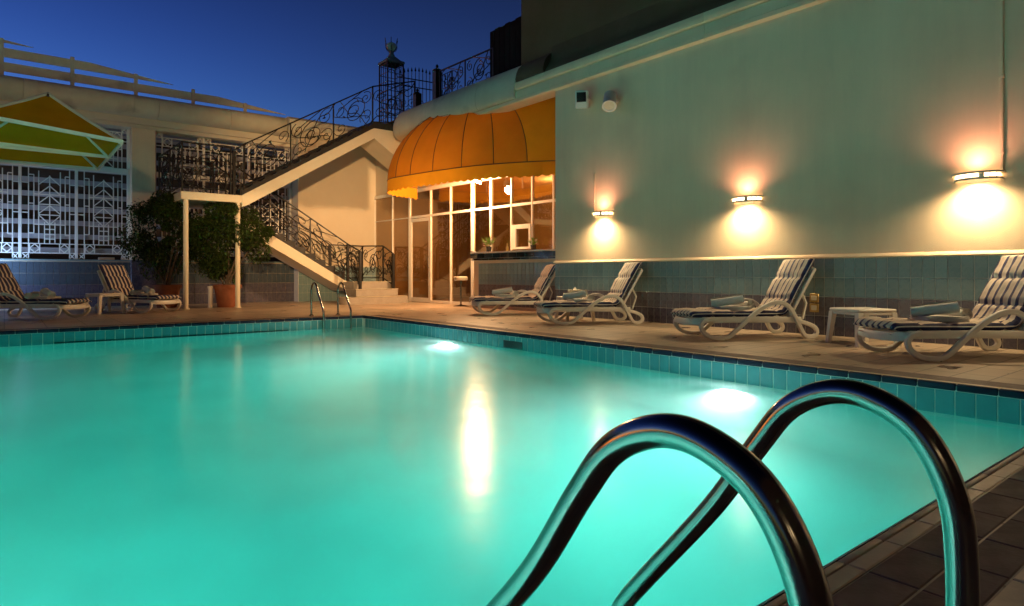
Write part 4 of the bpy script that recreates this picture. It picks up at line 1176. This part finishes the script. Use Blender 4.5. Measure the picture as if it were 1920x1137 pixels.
def make_lounger():
    t = empty('sun_lounger')
    side = [(0.10, 0.245), (0.02, 0.225), (-0.015, 0.17), (0.015, 0.10), (0.11, 0.040), (0.24, 0.022), (0.34, 0.04), (0.44, 0.115), (0.62, 0.265), (0.78, 0.375), (0.91, 0.43), (1.02, 0.435), (1.12, 0.385), (1.19, 0.29), (1.26, 0.16), (1.32, 0.055), (1.375, 0.022), (1.45, 0.025), (1.495, 0.07), (1.47, 0.13), (1.38, 0.175), (1.24, 0.215)]
    for s in (-1, 1):
        MB().tube(spline([(u, s * 0.345, z) for u, z in side], 5), 0.02, sq=(0.024, 0.021), up=(0, s, 0)).build('side_frame', M['resin'], t)
        MB().tube([(0.02, s * 0.315, 0.235), (0.6, s * 0.315, 0.235), (1.30, s * 0.315, 0.225)], 0.02, sq=(0.035, 0.018), up=(0, s, 0)).build('side_rail', M['resin'], t)
        q = MB(); q.cbox(0.20, 0.30, s * 0.345 - 0.018, s * 0.345 + 0.018, 0.0, 0.012, 0.003); q.cbox(1.37, 1.44, s * 0.345 - 0.018, s * 0.345 + 0.018, 0.0, 0.012, 0.003); q.build('foot_pad', M['black'], t)
    ap = MB(); ap.tube(spline([(0.03, -0.33, 0.225), (-0.04, -0.27, 0.215), (-0.07, 0, 0.205), (-0.04, 0.27, 0.215), (0.03, 0.33, 0.225)], 6), 0.03, sq=(0.04, 0.014), up=(1, 0, 0))
    ap.build('end_apron', M['resin'], t)
    for k in range(9):
        u = 0.02 + k * 0.125
        MB().cbox(u, u + 0.095, -0.297, 0.297, 0.243, 0.258, 0.004).build('seat_slat', M['resin'], t)
    # backrest
    a = math.atan2(0.66, 0.39)
    Mx = Matrix.Translation((1.13, 0, 0.262)) @ Matrix.Rotation(-a, 4, 'Y')
    q = MB()
    for s in (-1, 1): q.cbox(0.0, 0.70, s * 0.27 - 0.035, s * 0.27 + 0.035, -0.055, -0.015, 0.01, M=Mx)
    for k in range(6): q.cbox(0.02 + k * 0.125, 0.10 + k * 0.125, -0.236, 0.236, -0.05, -0.025, 0.006, M=Mx)
    q.build('backrest', M['resin'], t)
    for s in (-1, 1):
        MB().tube([(1.37, s * 0.22, 0.57), (1.44, s * 0.22, 0.42), (1.36, s * 0.26, 0.225)], 0.012, 6, sq=(0.016, 0.012)).build('back_strut', M['resin'], t)
    MB().tube([(1.30, -0.315, 0.2), (1.30, 0.315, 0.2)], 0.016, 8).build('cross_bar', M['resin'], t)
    me = cushion_mesh(0); P = cushion_path()
    cu = inst('cushion', me, t)
    for s in (-1, 1):
        MB().tube([(p.x, s * 0.291, p.z) for p in P], 0.006, 5).build('piping', M['towel'], cu)
        MB().tube([(P[0].x + 0.01, s * 0.2, 0.285), (-0.115, s * 0.21, 0.27), (-0.10, s * 0.22, 0.235), (-0.06, s * 0.2, 0.22)], 0.004, 5).build('tie', M['towel'], cu)
    return t
def towel_roll_mesh(L_=0.40, r=0.055, seed=0):
    g = random.Random(seed); q = MB()
    prof = []
    for k in range(58):
        f = k / 57; a = f * 3.2 * 2 * PI; rr = r * (0.16 + 0.84 * f)
        prof.append((rr * math.cos(a) * 1.12, rr * math.sin(a) * 0.92))
    n = len(prof)
    def fn(a, b_):
        i = min(int(a * (n - 1)), n - 1); x, z = prof[i]
        w = 0.004 * mnoise.noise(Vector((x * 30, b_ * 9 + seed, z * 30)))
        k = 1 + 0.03 * math.sin(b_ * PI)
        return (x * k + w, (b_ - 0.5) * L_ * (1 + 0.02 * math.sin(i)), z * k + w + r * 0.92)
    q.grid(fn, n, 9)
    # back layer so that the rolled sheet has thickness
    def fn2(a, b_):
        i = min(int(a * (n - 1)), n - 1); x, z = prof[i]
        s = 1 - 0.011 / max(0.02, math.hypot(x, z)); return (x * s, (b_ - 0.5) * L_ * 0.992, z * s + r * 0.92)
    q.grid(fn2, n, 9)
    q.lathe([(0, 0), (r * 0.9, 0)], 20, M=Matrix.Translation((0, L_ * 0.475, r * 0.92)) @ Matrix.Rotation(R(90), 4, 'X'))
    q.lathe([(0, 0), (r * 0.9, 0)], 20, M=Matrix.Translation((0, -L_ * 0.475, r * 0.92)) @ Matrix.Rotation(R(90), 4, 'X'))
    return q.mesh('towel', M['towel'], smooth=60, fix=False)
def folded_towel_mesh(seed=0):
    q = MB(); g = random.Random(seed)
    for k in range(4):
        z = k * 0.021
        q.cbox(-0.15 + g.uniform(-.006, .006), 0.15 + g.uniform(-.006, .006), -0.19 + g.uniform(-.006, .006), 0.19 + g.uniform(-.006, .006), z, z + 0.0205, 0.009, 2)
    return q.mesh('towel', M['towel'], smooth=60)

proto = make_lounger()
# (origin of the foot end x, y, heading of the long axis, label)
def place(front_near, heading):
    """front_near: where the near front foot stands; heading: direction of the foot-to-head axis"""
    c, s = math.cos(heading), math.sin(heading)
    lx, ly = 0.25, -0.345
    return (front_near[0] - (c * lx - s * ly), front_near[1] - (s * lx + c * ly))
LNG = [((7.17, 9.57), R(-26), 'striped cream and navy sun lounger farthest along the cream wall, in front of the bar'),
       ((6.70, 7.08), R(-26), 'striped sun lounger under the first lit wall lamp, overlapping the one by the bar'),
       ((6.61, 4.33), R(-28), 'striped sun lounger beside the brass socket, left of the white stool table'),
       ((6.49, 2.09), R(-33), 'striped sun lounger cut by the right edge, right of the white stool table'),
       ((2.55, 14.45), R(122), 'striped sun lounger beside the stair landing post on the dim left side'),
       ((0.95, 13.45), R(138), 'striped sun lounger cut by the left edge below the yellow umbrella')]
lounger_pos = []
for i, (fn_, hd, lb) in enumerate(LNG):
    o = proto if i == 0 else copy_tree(proto)
    x, y = place(fn_, hd) if i < 4 else fn_
    o.location = (x, y, 0.001); o.rotation_euler = (0, 0, hd)
    tag(o, lb, 'sun lounger', 'striped sun loungers round the pool')
    if i:
        for ch in o.children:
            if ch.name.startswith('cushion'): ch.data = cushion_mesh(i)
    lounger_pos.append((x, y, hd))
tr_ = [towel_roll_mesh(0.38, 0.066, s) for s in range(2)]; tf_ = folded_towel_mesh(1)
LW = ['the lounger farthest along the wall', 'the lounger under the first wall lamp', 'the lounger beside the brass socket', 'the lounger cut by the right edge', 'the lounger beside the landing post', 'the lounger cut by the left edge']
for i, (x, y, hd) in enumerate(lounger_pos):
    Mx = Matrix.Translation((x, y, 0)) @ Matrix.Rotation(hd, 4, 'Z')
    zt = 0.338
    p = Mx @ Vector((0.55, -0.02, zt))
    o = inst('towel', tf_, None, p, (0, 0, hd + R(80) + rnd.uniform(-.1, .1))); o.scale = (1, 1, 0.55)
    tag(o, 'flat folded towel under the rolls on ' + LW[i], 'towel', 'white towels on the loungers')
    p = Mx @ Vector((0.50, -0.04, zt + 0.05))
    o = inst('towel', tr_[i % 2], None, p, (R(-9), 0, hd + R(62) + rnd.uniform(-.15, .15)))
    tag(o, 'rolled towel, long side showing, on ' + LW[i], 'towel', 'white towels on the loungers')
    p = Mx @ Vector((0.74, 0.02, zt + 0.004))
    o = inst('towel', tr_[(i + 1) % 2], None, p, (0, 0, hd + R(5) + rnd.uniform(-.2, .2))); o.scale = (0.95, 0.7, 0.95)
    tag(o, 'rolled towel nearest the backrest on ' + LW[i], 'towel', 'white towels on the loungers')

# ---- white stool tables
def make_table():
    t = empty('side_table')
    w = 0.235
    MB().cbox(-w, w, -w, w, 0.365, 0.40, 0.014, 3).build('table_top', M['resin'], t)
    for sx_ in (-1, 1):
        for sy_ in (-1, 1):
            x0, y0 = sx_ * (w - 0.03), sy_ * (w - 0.03)
            x1, y1 = sx_ * (w + 0.005), sy_ * (w + 0.005)
            q = MB()
            q.prism([(-0.03, -0.03), (0.03, -0.03), (0.03, 0.03), (-0.03, 0.03)], lambda a, b_: (x1 + a * 0.75, y1 + b_ * 0.75, 0), lambda a, b_: (x0 + a, y0 + b_, 0.364))
            q.build('leg', M['resin'], t, smooth=0)
    for a in range(4):
        Mr = Matrix.Rotation(a * PI / 2, 4, 'Z')
        MB().cbox(-w + 0.062, w - 0.062, -w + 0.002, -w + 0.02, 0.335, 0.364, 0.004, M=Mr).build('apron', M['resin'], t)
    return t
tb = make_table()
for i, (x, y, rz, lb) in enumerate([(7.42, 3.10, R(-28), 'white plastic stool table standing between the two nearest loungers'),
                                    (7.55, 7.78, R(-20), 'white plastic stool table with a tissue box between the two far loungers'),
                                    (1.55, 14.9, R(25), 'white plastic stool table between the two loungers on the dim left side')]):
    o = tb if i == 0 else copy_tree(tb)
    o.location = (x, y, 0.001); o.rotation_euler = (0, 0, rz)
    tag(o, lb, 'side table', 'white stool tables')
tbx = empty('tissue_box', (7.58, 7.80, 0.402), R(-20), 'cream tissue box on the stool table between the two far loungers', 'box')
MB().cbox(-0.11, 0.11, -0.065, 0.065, 0, 0.11, 0.006).build('box', M['wall_lit'], tbx)
MB().grid(lambda a, b_: ((a - 0.5) * 0.07, (b_ - 0.5) * 0.03 * (1 + 0.5 * math.sin(a * 9)), 0.111 + 0.05 * math.sin(PI * a) * math.sin(PI * b_)), 7, 5).build('tissue', M['towel'], tbx)

# ================================================================== POOL LADDERS
def ladder(x0, y_edge, flip, sp_, label, drop=1.0):
    """flip = 1: deck side at smaller y (near ladder); -1: deck side at larger y"""
    t = empty('pool_ladder', (x0, y_edge, 0), 0, label, 'pool ladder', 'steel pool ladders')
    prof_ = [(-0.56, 0.0), (-0.56, 0.25), (-0.56, 0.42), (-0.548, 0.505), (-0.51, 0.575), (-0.452, 0.608), (-0.395, 0.608), (-0.335, 0.575), (-0.285, 0.51), (-0.20, 0.385), (-0.06, 0.215), (-0.005, 0.145), (0.012, 0.11), (0.018, 0.06), (0.018, -0.2), (0.018, -drop)]
    for k in (0, 1):
        w_ = 1.05 if (flip > 0 and k == 0) else 1.0
        pts = [(k * sp_, flip * (-0.25 + (a + 0.25) * (w_ if a < -0.25 else 1 + (w_ - 1) * 2.2)), z + (0.006 if w_ > 1 and z > 0.5 else 0)) for a, z in prof_]
        MB().tube(spline(pts, 7), 0.0180, 20).build('handrail', M['chrome'], t, smooth=60)
        MB().lathe([(0.0, 0), (0.048, 0.0), (0.048, 0.006), (0.03, 0.016), (0.022, 0.03)], 20, c=(k * sp_, flip * -0.56, 0.001)).build('flange', M['chrome'], t)
    for z in (-0.33, -0.58, -0.83):
        MB().cbox(0.022, sp_ - 0.022, flip * 0.018 - 0.035, flip * 0.018 + 0.035, z - 0.012, z + 0.012, 0.004).build('step', M['chrome'], t)
ladder(0.54, 0.834, 1, 0.40, 'polished steel pool ladder arching in the foreground')
ladder(4.47, 11.04, -1, 0.52, 'polished steel pool ladder at the far pool edge')

# ================================================================== WALL FITTINGS
def sconce(y, label):
    t = empty('wall_sconce', (XW, y, 1.82), 0, label, 'wall lamp', 'curved wall lamps along the cream wall')
    def shell(r0, r1, z0, z1, n=20):
        q = MB(); vs = []; fs = []
        for k in range(n + 1):
            a = PI / 2 + PI * k / n
            for r, z in ((r0, z0), (r1, z0), (r1, z1), (r0, z1)):
                vs.append((math.cos(a) * r * 0.80, math.sin(a) * r, z))
        for k in range(n):
            for j in range(4):
                fs.append((k * 4 + j, (k + 1) * 4 + j, (k + 1) * 4 + (j + 1) % 4, k * 4 + (j + 1) % 4))
        fs.append((0, 1, 2, 3)); fs.append((n * 4 + 3, n * 4 + 2, n * 4 + 1, n * 4))
        return q.add(vs, fs)
    shell(0.225, 0.238, 0.022, 0.042).build('upper_band', M['trim'], t)
    shell(0.205, 0.218, -0.042, -0.020).build('lower_band', M['trim'], t)
    shell(0.200, 0.208, -0.0195, 0.0215).build('diffuser', M['slot'], t)
    for k in range(9):
        a = PI / 2 + PI * (k + 0.5) / 9
        MB().bar((math.cos(a) * 0.170, math.sin(a) * 0.2125, -0.0195), (math.cos(a) * 0.170, math.sin(a) * 0.2125, 0.0215), 0.004 if k != 5 else 0.045, 0.01).build('divider', M['trim'], t, smooth=0)
    MB().cbox(-0.012, -0.001, -0.10, 0.10, -0.06, 0.05, 0.003).build('back_plate', M['trim'], t)
    for nm, z, col, pw, rx in (('down_lamp', -0.035, (1.0, 0.73, 0.39), P_SCONCE_DOWN, 0), ('up_lamp', 0.03, (1.0, 0.44, 0.28), P_SCONCE_UP, R(180))):
        l = bpy.data.lights.new(nm, 'SPOT'); l.energy = pw; l.color = col; l.spot_size = R(160); l.spot_blend = 1.0; l.shadow_soft_size = 0.045
        lo = bpy.data.objects.new(nm, l); C.objects.link(lo); lo.parent = t; lo.location = (-0.14 if rx == 0 else -0.165, 0, z); lo.rotation_euler = (rx, R(8) if rx == 0 else 0, 0)
    return t
sconce(7.68, 'lit curved wall lamp above the second lounger, smallest and farthest of the three')
sconce(4.94, 'lit curved wall lamp in the middle of the cream wall')
sconce(2.23, 'lit curved wall lamp beside the long conduit, largest and nearest of the three')
sconce(-0.50, 'lit curved wall lamp beyond the right edge of the photo')
sconce(-3.23, 'lit curved wall lamp farthest beyond the right edge of the photo')
def conduit(y, z0, z1, label):
    t = empty('conduit', (XW, y, z0), 0, label, 'conduit', 'cable conduits on the cream wall')
    MB().cbox(-0.022, -0.001, -0.014, 0.014, 0, z1 - z0, 0.004).build('trunking', M['wall'], t)
    for k in range(max(1, int((z1 - z0) / 0.8))):
        MB().cbox(-0.025, -0.0005, -0.022, 0.022, 0.2 + k * 0.8, 0.225 + k * 0.8, 0.003).build('clip', M['wall'], t)
conduit(2.02, 1.83, 4.23, 'vertical cream conduit rising from the nearest wall lamp to the cornice')
conduit(7.90, 1.80, 2.55, 'short cream conduit above the farthest wall lamp')
# camera box and speaker high on the wall
cb = empty('security_camera', (XW, 8.02, 3.86), 0, 'small white box with dark square face high on the cream wall', 'camera')
Mx = Matrix.Translation((-0.20, 0.0, 0.0)) @ Matrix.Rotation(R(40), 4, 'Z') @ Matrix.Rotation(R(-14), 4, 'Y')
MB().cbox(-0.11, 0.11, -0.11, 0.11, -0.16, 0.15, 0.02, 2, M=Mx).build('housing', M['white'], cb)
MB().cbox(-0.118, -0.108, -0.082, 0.082, -0.05, 0.118, 0.004, M=Mx).build('face_plate', M['dial'], cb)
MB().tube([(-0.02, 0, 0.02), (-0.10, 0.0, 0.01)], 0.03, 8).build('bracket', M['white'], cb)
sk = empty('wall_speaker', (XW, 7.36, 3.72), 0, 'white cylindrical speaker tilted down high on the cream wall', 'speaker')
Mx = Matrix.Translation((-0.20, 0.0, -0.02)) @ Matrix.Rotation(R(-24), 4, 'X') @ Matrix.Rotation(R(28), 4, 'Y')
MB().lathe([(0.0, 0.15), (0.09, 0.15), (0.105, 0.13), (0.108, -0.12), (0.12, -0.135), (0.12, -0.155), (0.10, -0.155), (0.09, -0.14), (0, -0.14)], 24, M=Mx).build('body', M['white'], sk)
MB().lathe([(0.0, -0.145), (0.088, -0.143)], 24, M=Mx).build('grille', M['trim'], sk)
MB().cbox(0.09, 0.112, -0.02, 0.02, -0.06, 0.02, 0.003, M=Mx).build('clip', M['black'], sk)
MB().tube([(-0.002, 0, 0.0), (-0.12, 0, 0.02)], 0.028, 10).build('bracket', M['white'], sk)
so = empty('wall_socket', (8.153, 3.985, 0.345), 0, 'brass double wall socket on the tiled dado', 'socket')
for z, nm in ((0.0, 'plate'), (0.125, 'plate')):
    MB().cbox(-0.022, 0, -0.058, 0.058, z - 0.056, z + 0.056, 0.005).build(nm, M['brass'], so)
    MB().cbox(-0.030, -0.021, -0.035, 0.035, z - 0.03, z + 0.03, 0.004).build('cover', M['trim'], so)

# ---- bar stool, plants and bottle on the counter
bs = empty('bar_stool', (8.62, 12.80, 0), 0, 'slim chrome stool with pale round seat before the glass', 'stool')
MB().lathe([(0.0, 0.62), (0.15, 0.62), (0.165, 0.635), (0.165, 0.70), (0.15, 0.715), (0.0, 0.72)], 24).build('seat', M['trim'], bs)
MB().tube([(0, 0, 0.03), (0, 0, 0.62)], 0.02, 12).build('pole', M['chrome'], bs)
MB().lathe([(0.0, 0.0), (0.19, 0.0), (0.19, 0.012), (0.05, 0.035), (0.02, 0.05)], 24).build('foot', M['chrome'], bs)
def flowers(s, y, label, k, seed):
    g = random.Random(seed)
    p = F(s, y, 1.287)
    t = empty('flower_pot', p, 0, label, 'potted plant')
    MB().lathe([(0.0, 0.0), (0.05, 0.0), (0.065, 0.11), (0.068, 0.12), (0.058, 0.12), (0.0, 0.115)], 18).build('pot', M['black'], t)
    q = MB(); q2 = MB()
    for i in range(int(90 * k)):
        a = g.uniform(0, 6.28); el = g.uniform(0.5, 1.5); L_ = g.uniform(0.12, 0.34) * k
        dv = Vector((math.cos(a) * math.cos(el), math.sin(a) * math.cos(el), math.sin(el)))
        b0 = Vector((g.uniform(-.03, .03), g.uniform(-.03, .03), 0.12)); s_ = dv.cross(Vector((0, 0, 1))).normalized() * g.uniform(0.008, 0.018)
        m_ = b0 + dv * L_ * 0.6; e = b0 + dv * L_ - Vector((0, 0, L_ * 0.12))
        q.add([b0, m_ + s_, e, m_ - s_], [(0, 1, 2, 3)])
    for i in range(int(26 * k)):
        a = g.uniform(0, 6.28); r_ = g.uniform(0.02, 0.12); c = Vector((math.cos(a) * r_, math.sin(a) * r_, g.uniform(0.13, 0.24)))
        for w_ in range(5):
            b_ = a + w_ * 1.257
            q2.add([c, c + Vector((math.cos(b_) * 0.02, math.sin(b_) * 0.02, 0.012)), c + Vector((math.cos(b_ + 0.5) * 0.028, math.sin(b_ + 0.5) * 0.028, 0.004)), c + Vector((math.cos(b_ + 1) * 0.02, math.sin(b_ + 1) * 0.02, 0.012))], [(0, 1, 2, 3)])
    q.build('leaves', M['fleaf'], t, smooth=0, fix=False)
    q2.build('blossoms', M['petal'], t, smooth=0, fix=False)
flowers(1.75, 0.36, 'black pot of pale pink blossoms and bright green leaves on the bar counter', 1.0, 4)
flowers(0.42, 0.20, 'smaller pot of pale flowers at the wall end of the bar counter', 0.7, 8)
bt = empty('bottle', F(1.26, 0.22, 1.287), 0, 'small dark bottle standing on the bar counter by the hatch', 'bottle')
MB().lathe([(0.0, 0.0), (0.03, 0.0), (0.032, 0.10), (0.014, 0.14), (0.012, 0.19), (0.0, 0.192)], 14).build('body', M['brass'], bt)
ash = empty('ashtray', F(2.35, 0.34, 1.287), 0, 'small round ashtray at the rounded end of the bar counter', 'ashtray')
MB().lathe([(0.0, 0.012), (0.05, 0.012), (0.06, 0.035), (0.07, 0.035), (0.062, 0.0), (0.0, 0.0)], 18).build('dish', M['chrome'], ash)

# ================================================================== POTTED SHRUBS
def shrub(x, y, rx, ry, zc, rz, label, seed, n_leaf, pr_=0.28):
    g = random.Random(seed)
    t = empty('potted_shrub', (x, y, 0), 0, label, 'potted shrub', 'potted shrubs by the stair landing')
    MB().lathe([(0.0, 0.0), (pr_ * 0.72, 0.0), (pr_ * 0.95, 0.44), (pr_ * 1.06, 0.44), (pr_ * 1.08, 0.52), (pr_ * 0.98, 0.53), (pr_ * 0.9, 0.49), (0.0, 0.48)], 30).build('pot', M['terracotta'], t)
    MB().lathe([(0, 0.492), (pr_ * 0.9, 0.492)], 20).build('soil', M['soil'], t)
    cl = []
    for k in range(46):
        while True:
            v = Vector((g.uniform(-1, 1), g.uniform(-1, 1), g.uniform(-1, 1)))
            if v.length < 1: break
        v = v.normalized() * (v.length ** 0.45)
        k_ = 1.0 if g.random() < 0.75 else g.uniform(1.05, 1.22)
        cl.append((Vector((v.x * rx * k_, v.y * ry * k_, zc + v.z * rz * k_)), g.uniform(0.20, 0.32) if k_ == 1.0 else g.uniform(0.09, 0.15)))
    for k in range(11):
        tip = cl[k * 4][0]; b0 = Vector((g.uniform(-.06, .06), g.uniform(-.06, .06), 0.48))
        mid = b0.lerp(tip, 0.5) + Vector((g.uniform(-.08, .08), g.uniform(-.08, .08), 0.12))
        P = spline([b0, mid, tip], 6); nn = len(P)
        MB().tube(P, [0.022 * (1 - 0.75 * i / nn) for i in range(nn)], 6).build('stem', M['bark'], t)
    q = MB()
    for i in range(n_leaf):
        c, r_ = cl[g.randrange(len(cl))]
        while True:
            v = Vector((g.uniform(-1, 1), g.uniform(-1, 1), g.uniform(-1, 1)))
            if v.length < 1: break
        p = c + v.normalized() * (v.length ** 0.6) * r_
        L_ = g.uniform(0.05, 0.10); a = g.uniform(0, 6.28); el = g.uniform(-1.2, 0.5)
        dv = Vector((math.cos(a) * math.cos(el), math.sin(a) * math.cos(el), math.sin(el)))
        s_ = dv.cross(Vector((g.uniform(-.5, .5), g.uniform(-.5, .5), 1))).normalized() * L_ * 0.24
        up = s_.cross(dv).normalized() * L_ * 0.07
        q.add([p, p + dv * L_ * 0.45 + s_ + up, p + dv * L_, p + dv * L_ * 0.45 - s_ + up], [(0, 1, 2), (0, 2, 3)])
    q.build('foliage', M['leaf'], t, smooth=0, fix=False)
shrub(4.12, 15.95, 0.82, 0.62, 1.55, 0.86, 'bushy dark green shrub in a terracotta pot between the landing posts', 21, 17000, 0.30)
shrub(2.95, 16.55, 0.72, 0.6, 1.72, 0.86, 'taller dark green shrub in a terracotta pot behind the left lounger', 33, 15000, 0.29)
# short white standpipe between the pots
sp2 = empty('standpipe', (3.72, 15.85, 0), 0, 'short white pipe stub standing between the two terracotta pots', 'pipe')
MB().lathe([(0.0, 0), (0.05, 0), (0.05, 0.45), (0.06, 0.45), (0.06, 0.5), (0.0, 0.51)], 14).build('pipe', M['white'], sp2)

# ================================================================== FLOODLIGHTS OUTSIDE THE LEFT EDGE (their glow is seen on lattice and wall)
def wallflood(x, y, z, rz, pw, col, label, tilt=90):
    t = empty('floodlight', (x, y, z), rz, label, 'floodlight', 'cool white floodlights by the lattice')
    MB().cbox(-0.09, 0.02, -0.12, 0.12, -0.08, 0.08, 0.01).build('housing', M['black'], t)
    MB().cbox(0.021, 0.026, -0.10, 0.10, -0.065, 0.065, 0.002).build('glass', mat('lit_cool_glass', (1, 1, 1), 0.4, emit=col, estr=8), t)
    MB().bar((-0.05, 0, -0.08), (-0.05, 0, -0.6), 0.03, 0.03).build('stake', M['black'], t)
    l = bpy.data.lights.new('cool_lamp', 'SPOT'); l.energy = pw; l.color = col; l.spot_size = R(150); l.spot_blend = 0.8; l.shadow_soft_size = 0.08
    lo = bpy.data.objects.new('cool_lamp', l); C.objects.link(lo); lo.parent = t; lo.location = (0.05, 0, 0); lo.rotation_euler = (R(90), 0, R(-90))
wallflood(-0.75, 17.25, 1.0, R(48), P_FLOOD, (0.38, 0.60, 1.0), 'blue floodlight at the foot of the lattice beyond the left edge')
wallflood(-2.2, 18.75, 1.8, R(12), P_BACK, (0.80, 0.78, 1.0), 'cool floodlight between lattice and slat fence beyond the left edge')
# floodlights added unseen behind the viewpoint to warm stairs, lattice, beam and umbrella
def added_hotel_flood(x, z, target, pw, size, label):
    hf = empty('floodlight', (x, -5.93, z), 0, label, 'floodlight')
    aim = (Vector(target) - Vector((x, -5.7, z))).normalized()
    Mx = aim.to_track_quat('Z', 'Y').to_matrix().to_4x4()
    MB().cbox(-0.30, 0.30, -0.22, 0.22, -0.02, 0.14, 0.02, M=Matrix.Translation((0, 0.22, 0)) @ Mx).build('housing', M['black'], hf)
    MB().cbox(-0.26, 0.26, -0.18, 0.18, 0.141, 0.146, 0.002, M=Matrix.Translation((0, 0.22, 0)) @ Mx).build('glass', M['slot'], hf)
    MB().bar((0, -0.12, 0), (0, 0.2, 0), 0.06, 0.06).build('bracket', M['black'], hf)
    l = bpy.data.lights.new('added_hotel_lamp', 'SPOT'); l.energy = pw; l.color = (1.0, 0.58, 0.25); l.spot_size = R(size); l.spot_blend = 1.0; l.shadow_soft_size = 0.28
    lo = bpy.data.objects.new('added_hotel_lamp', l); C.objects.link(lo); lo.parent = hf
    lo.location = Vector((0, 0.22, 0)) + aim * 0.18
    lo.rotation_euler = aim.to_track_quat('-Z', 'Y').to_euler()
added_hotel_flood(-2.6, 3.3, (6.9, 17.2, 2.3), P_HOTEL, 20.5, 'warm floodlight added unseen on the hotel wall behind the viewpoint to light the staircase')
added_hotel_flood(-4.2, 3.3, (0.9, 17.2, 4.1), P_HOTEL_LEFT, 27, 'warm floodlight added unseen on the hotel wall behind the viewpoint to light the umbrellas and lattice')
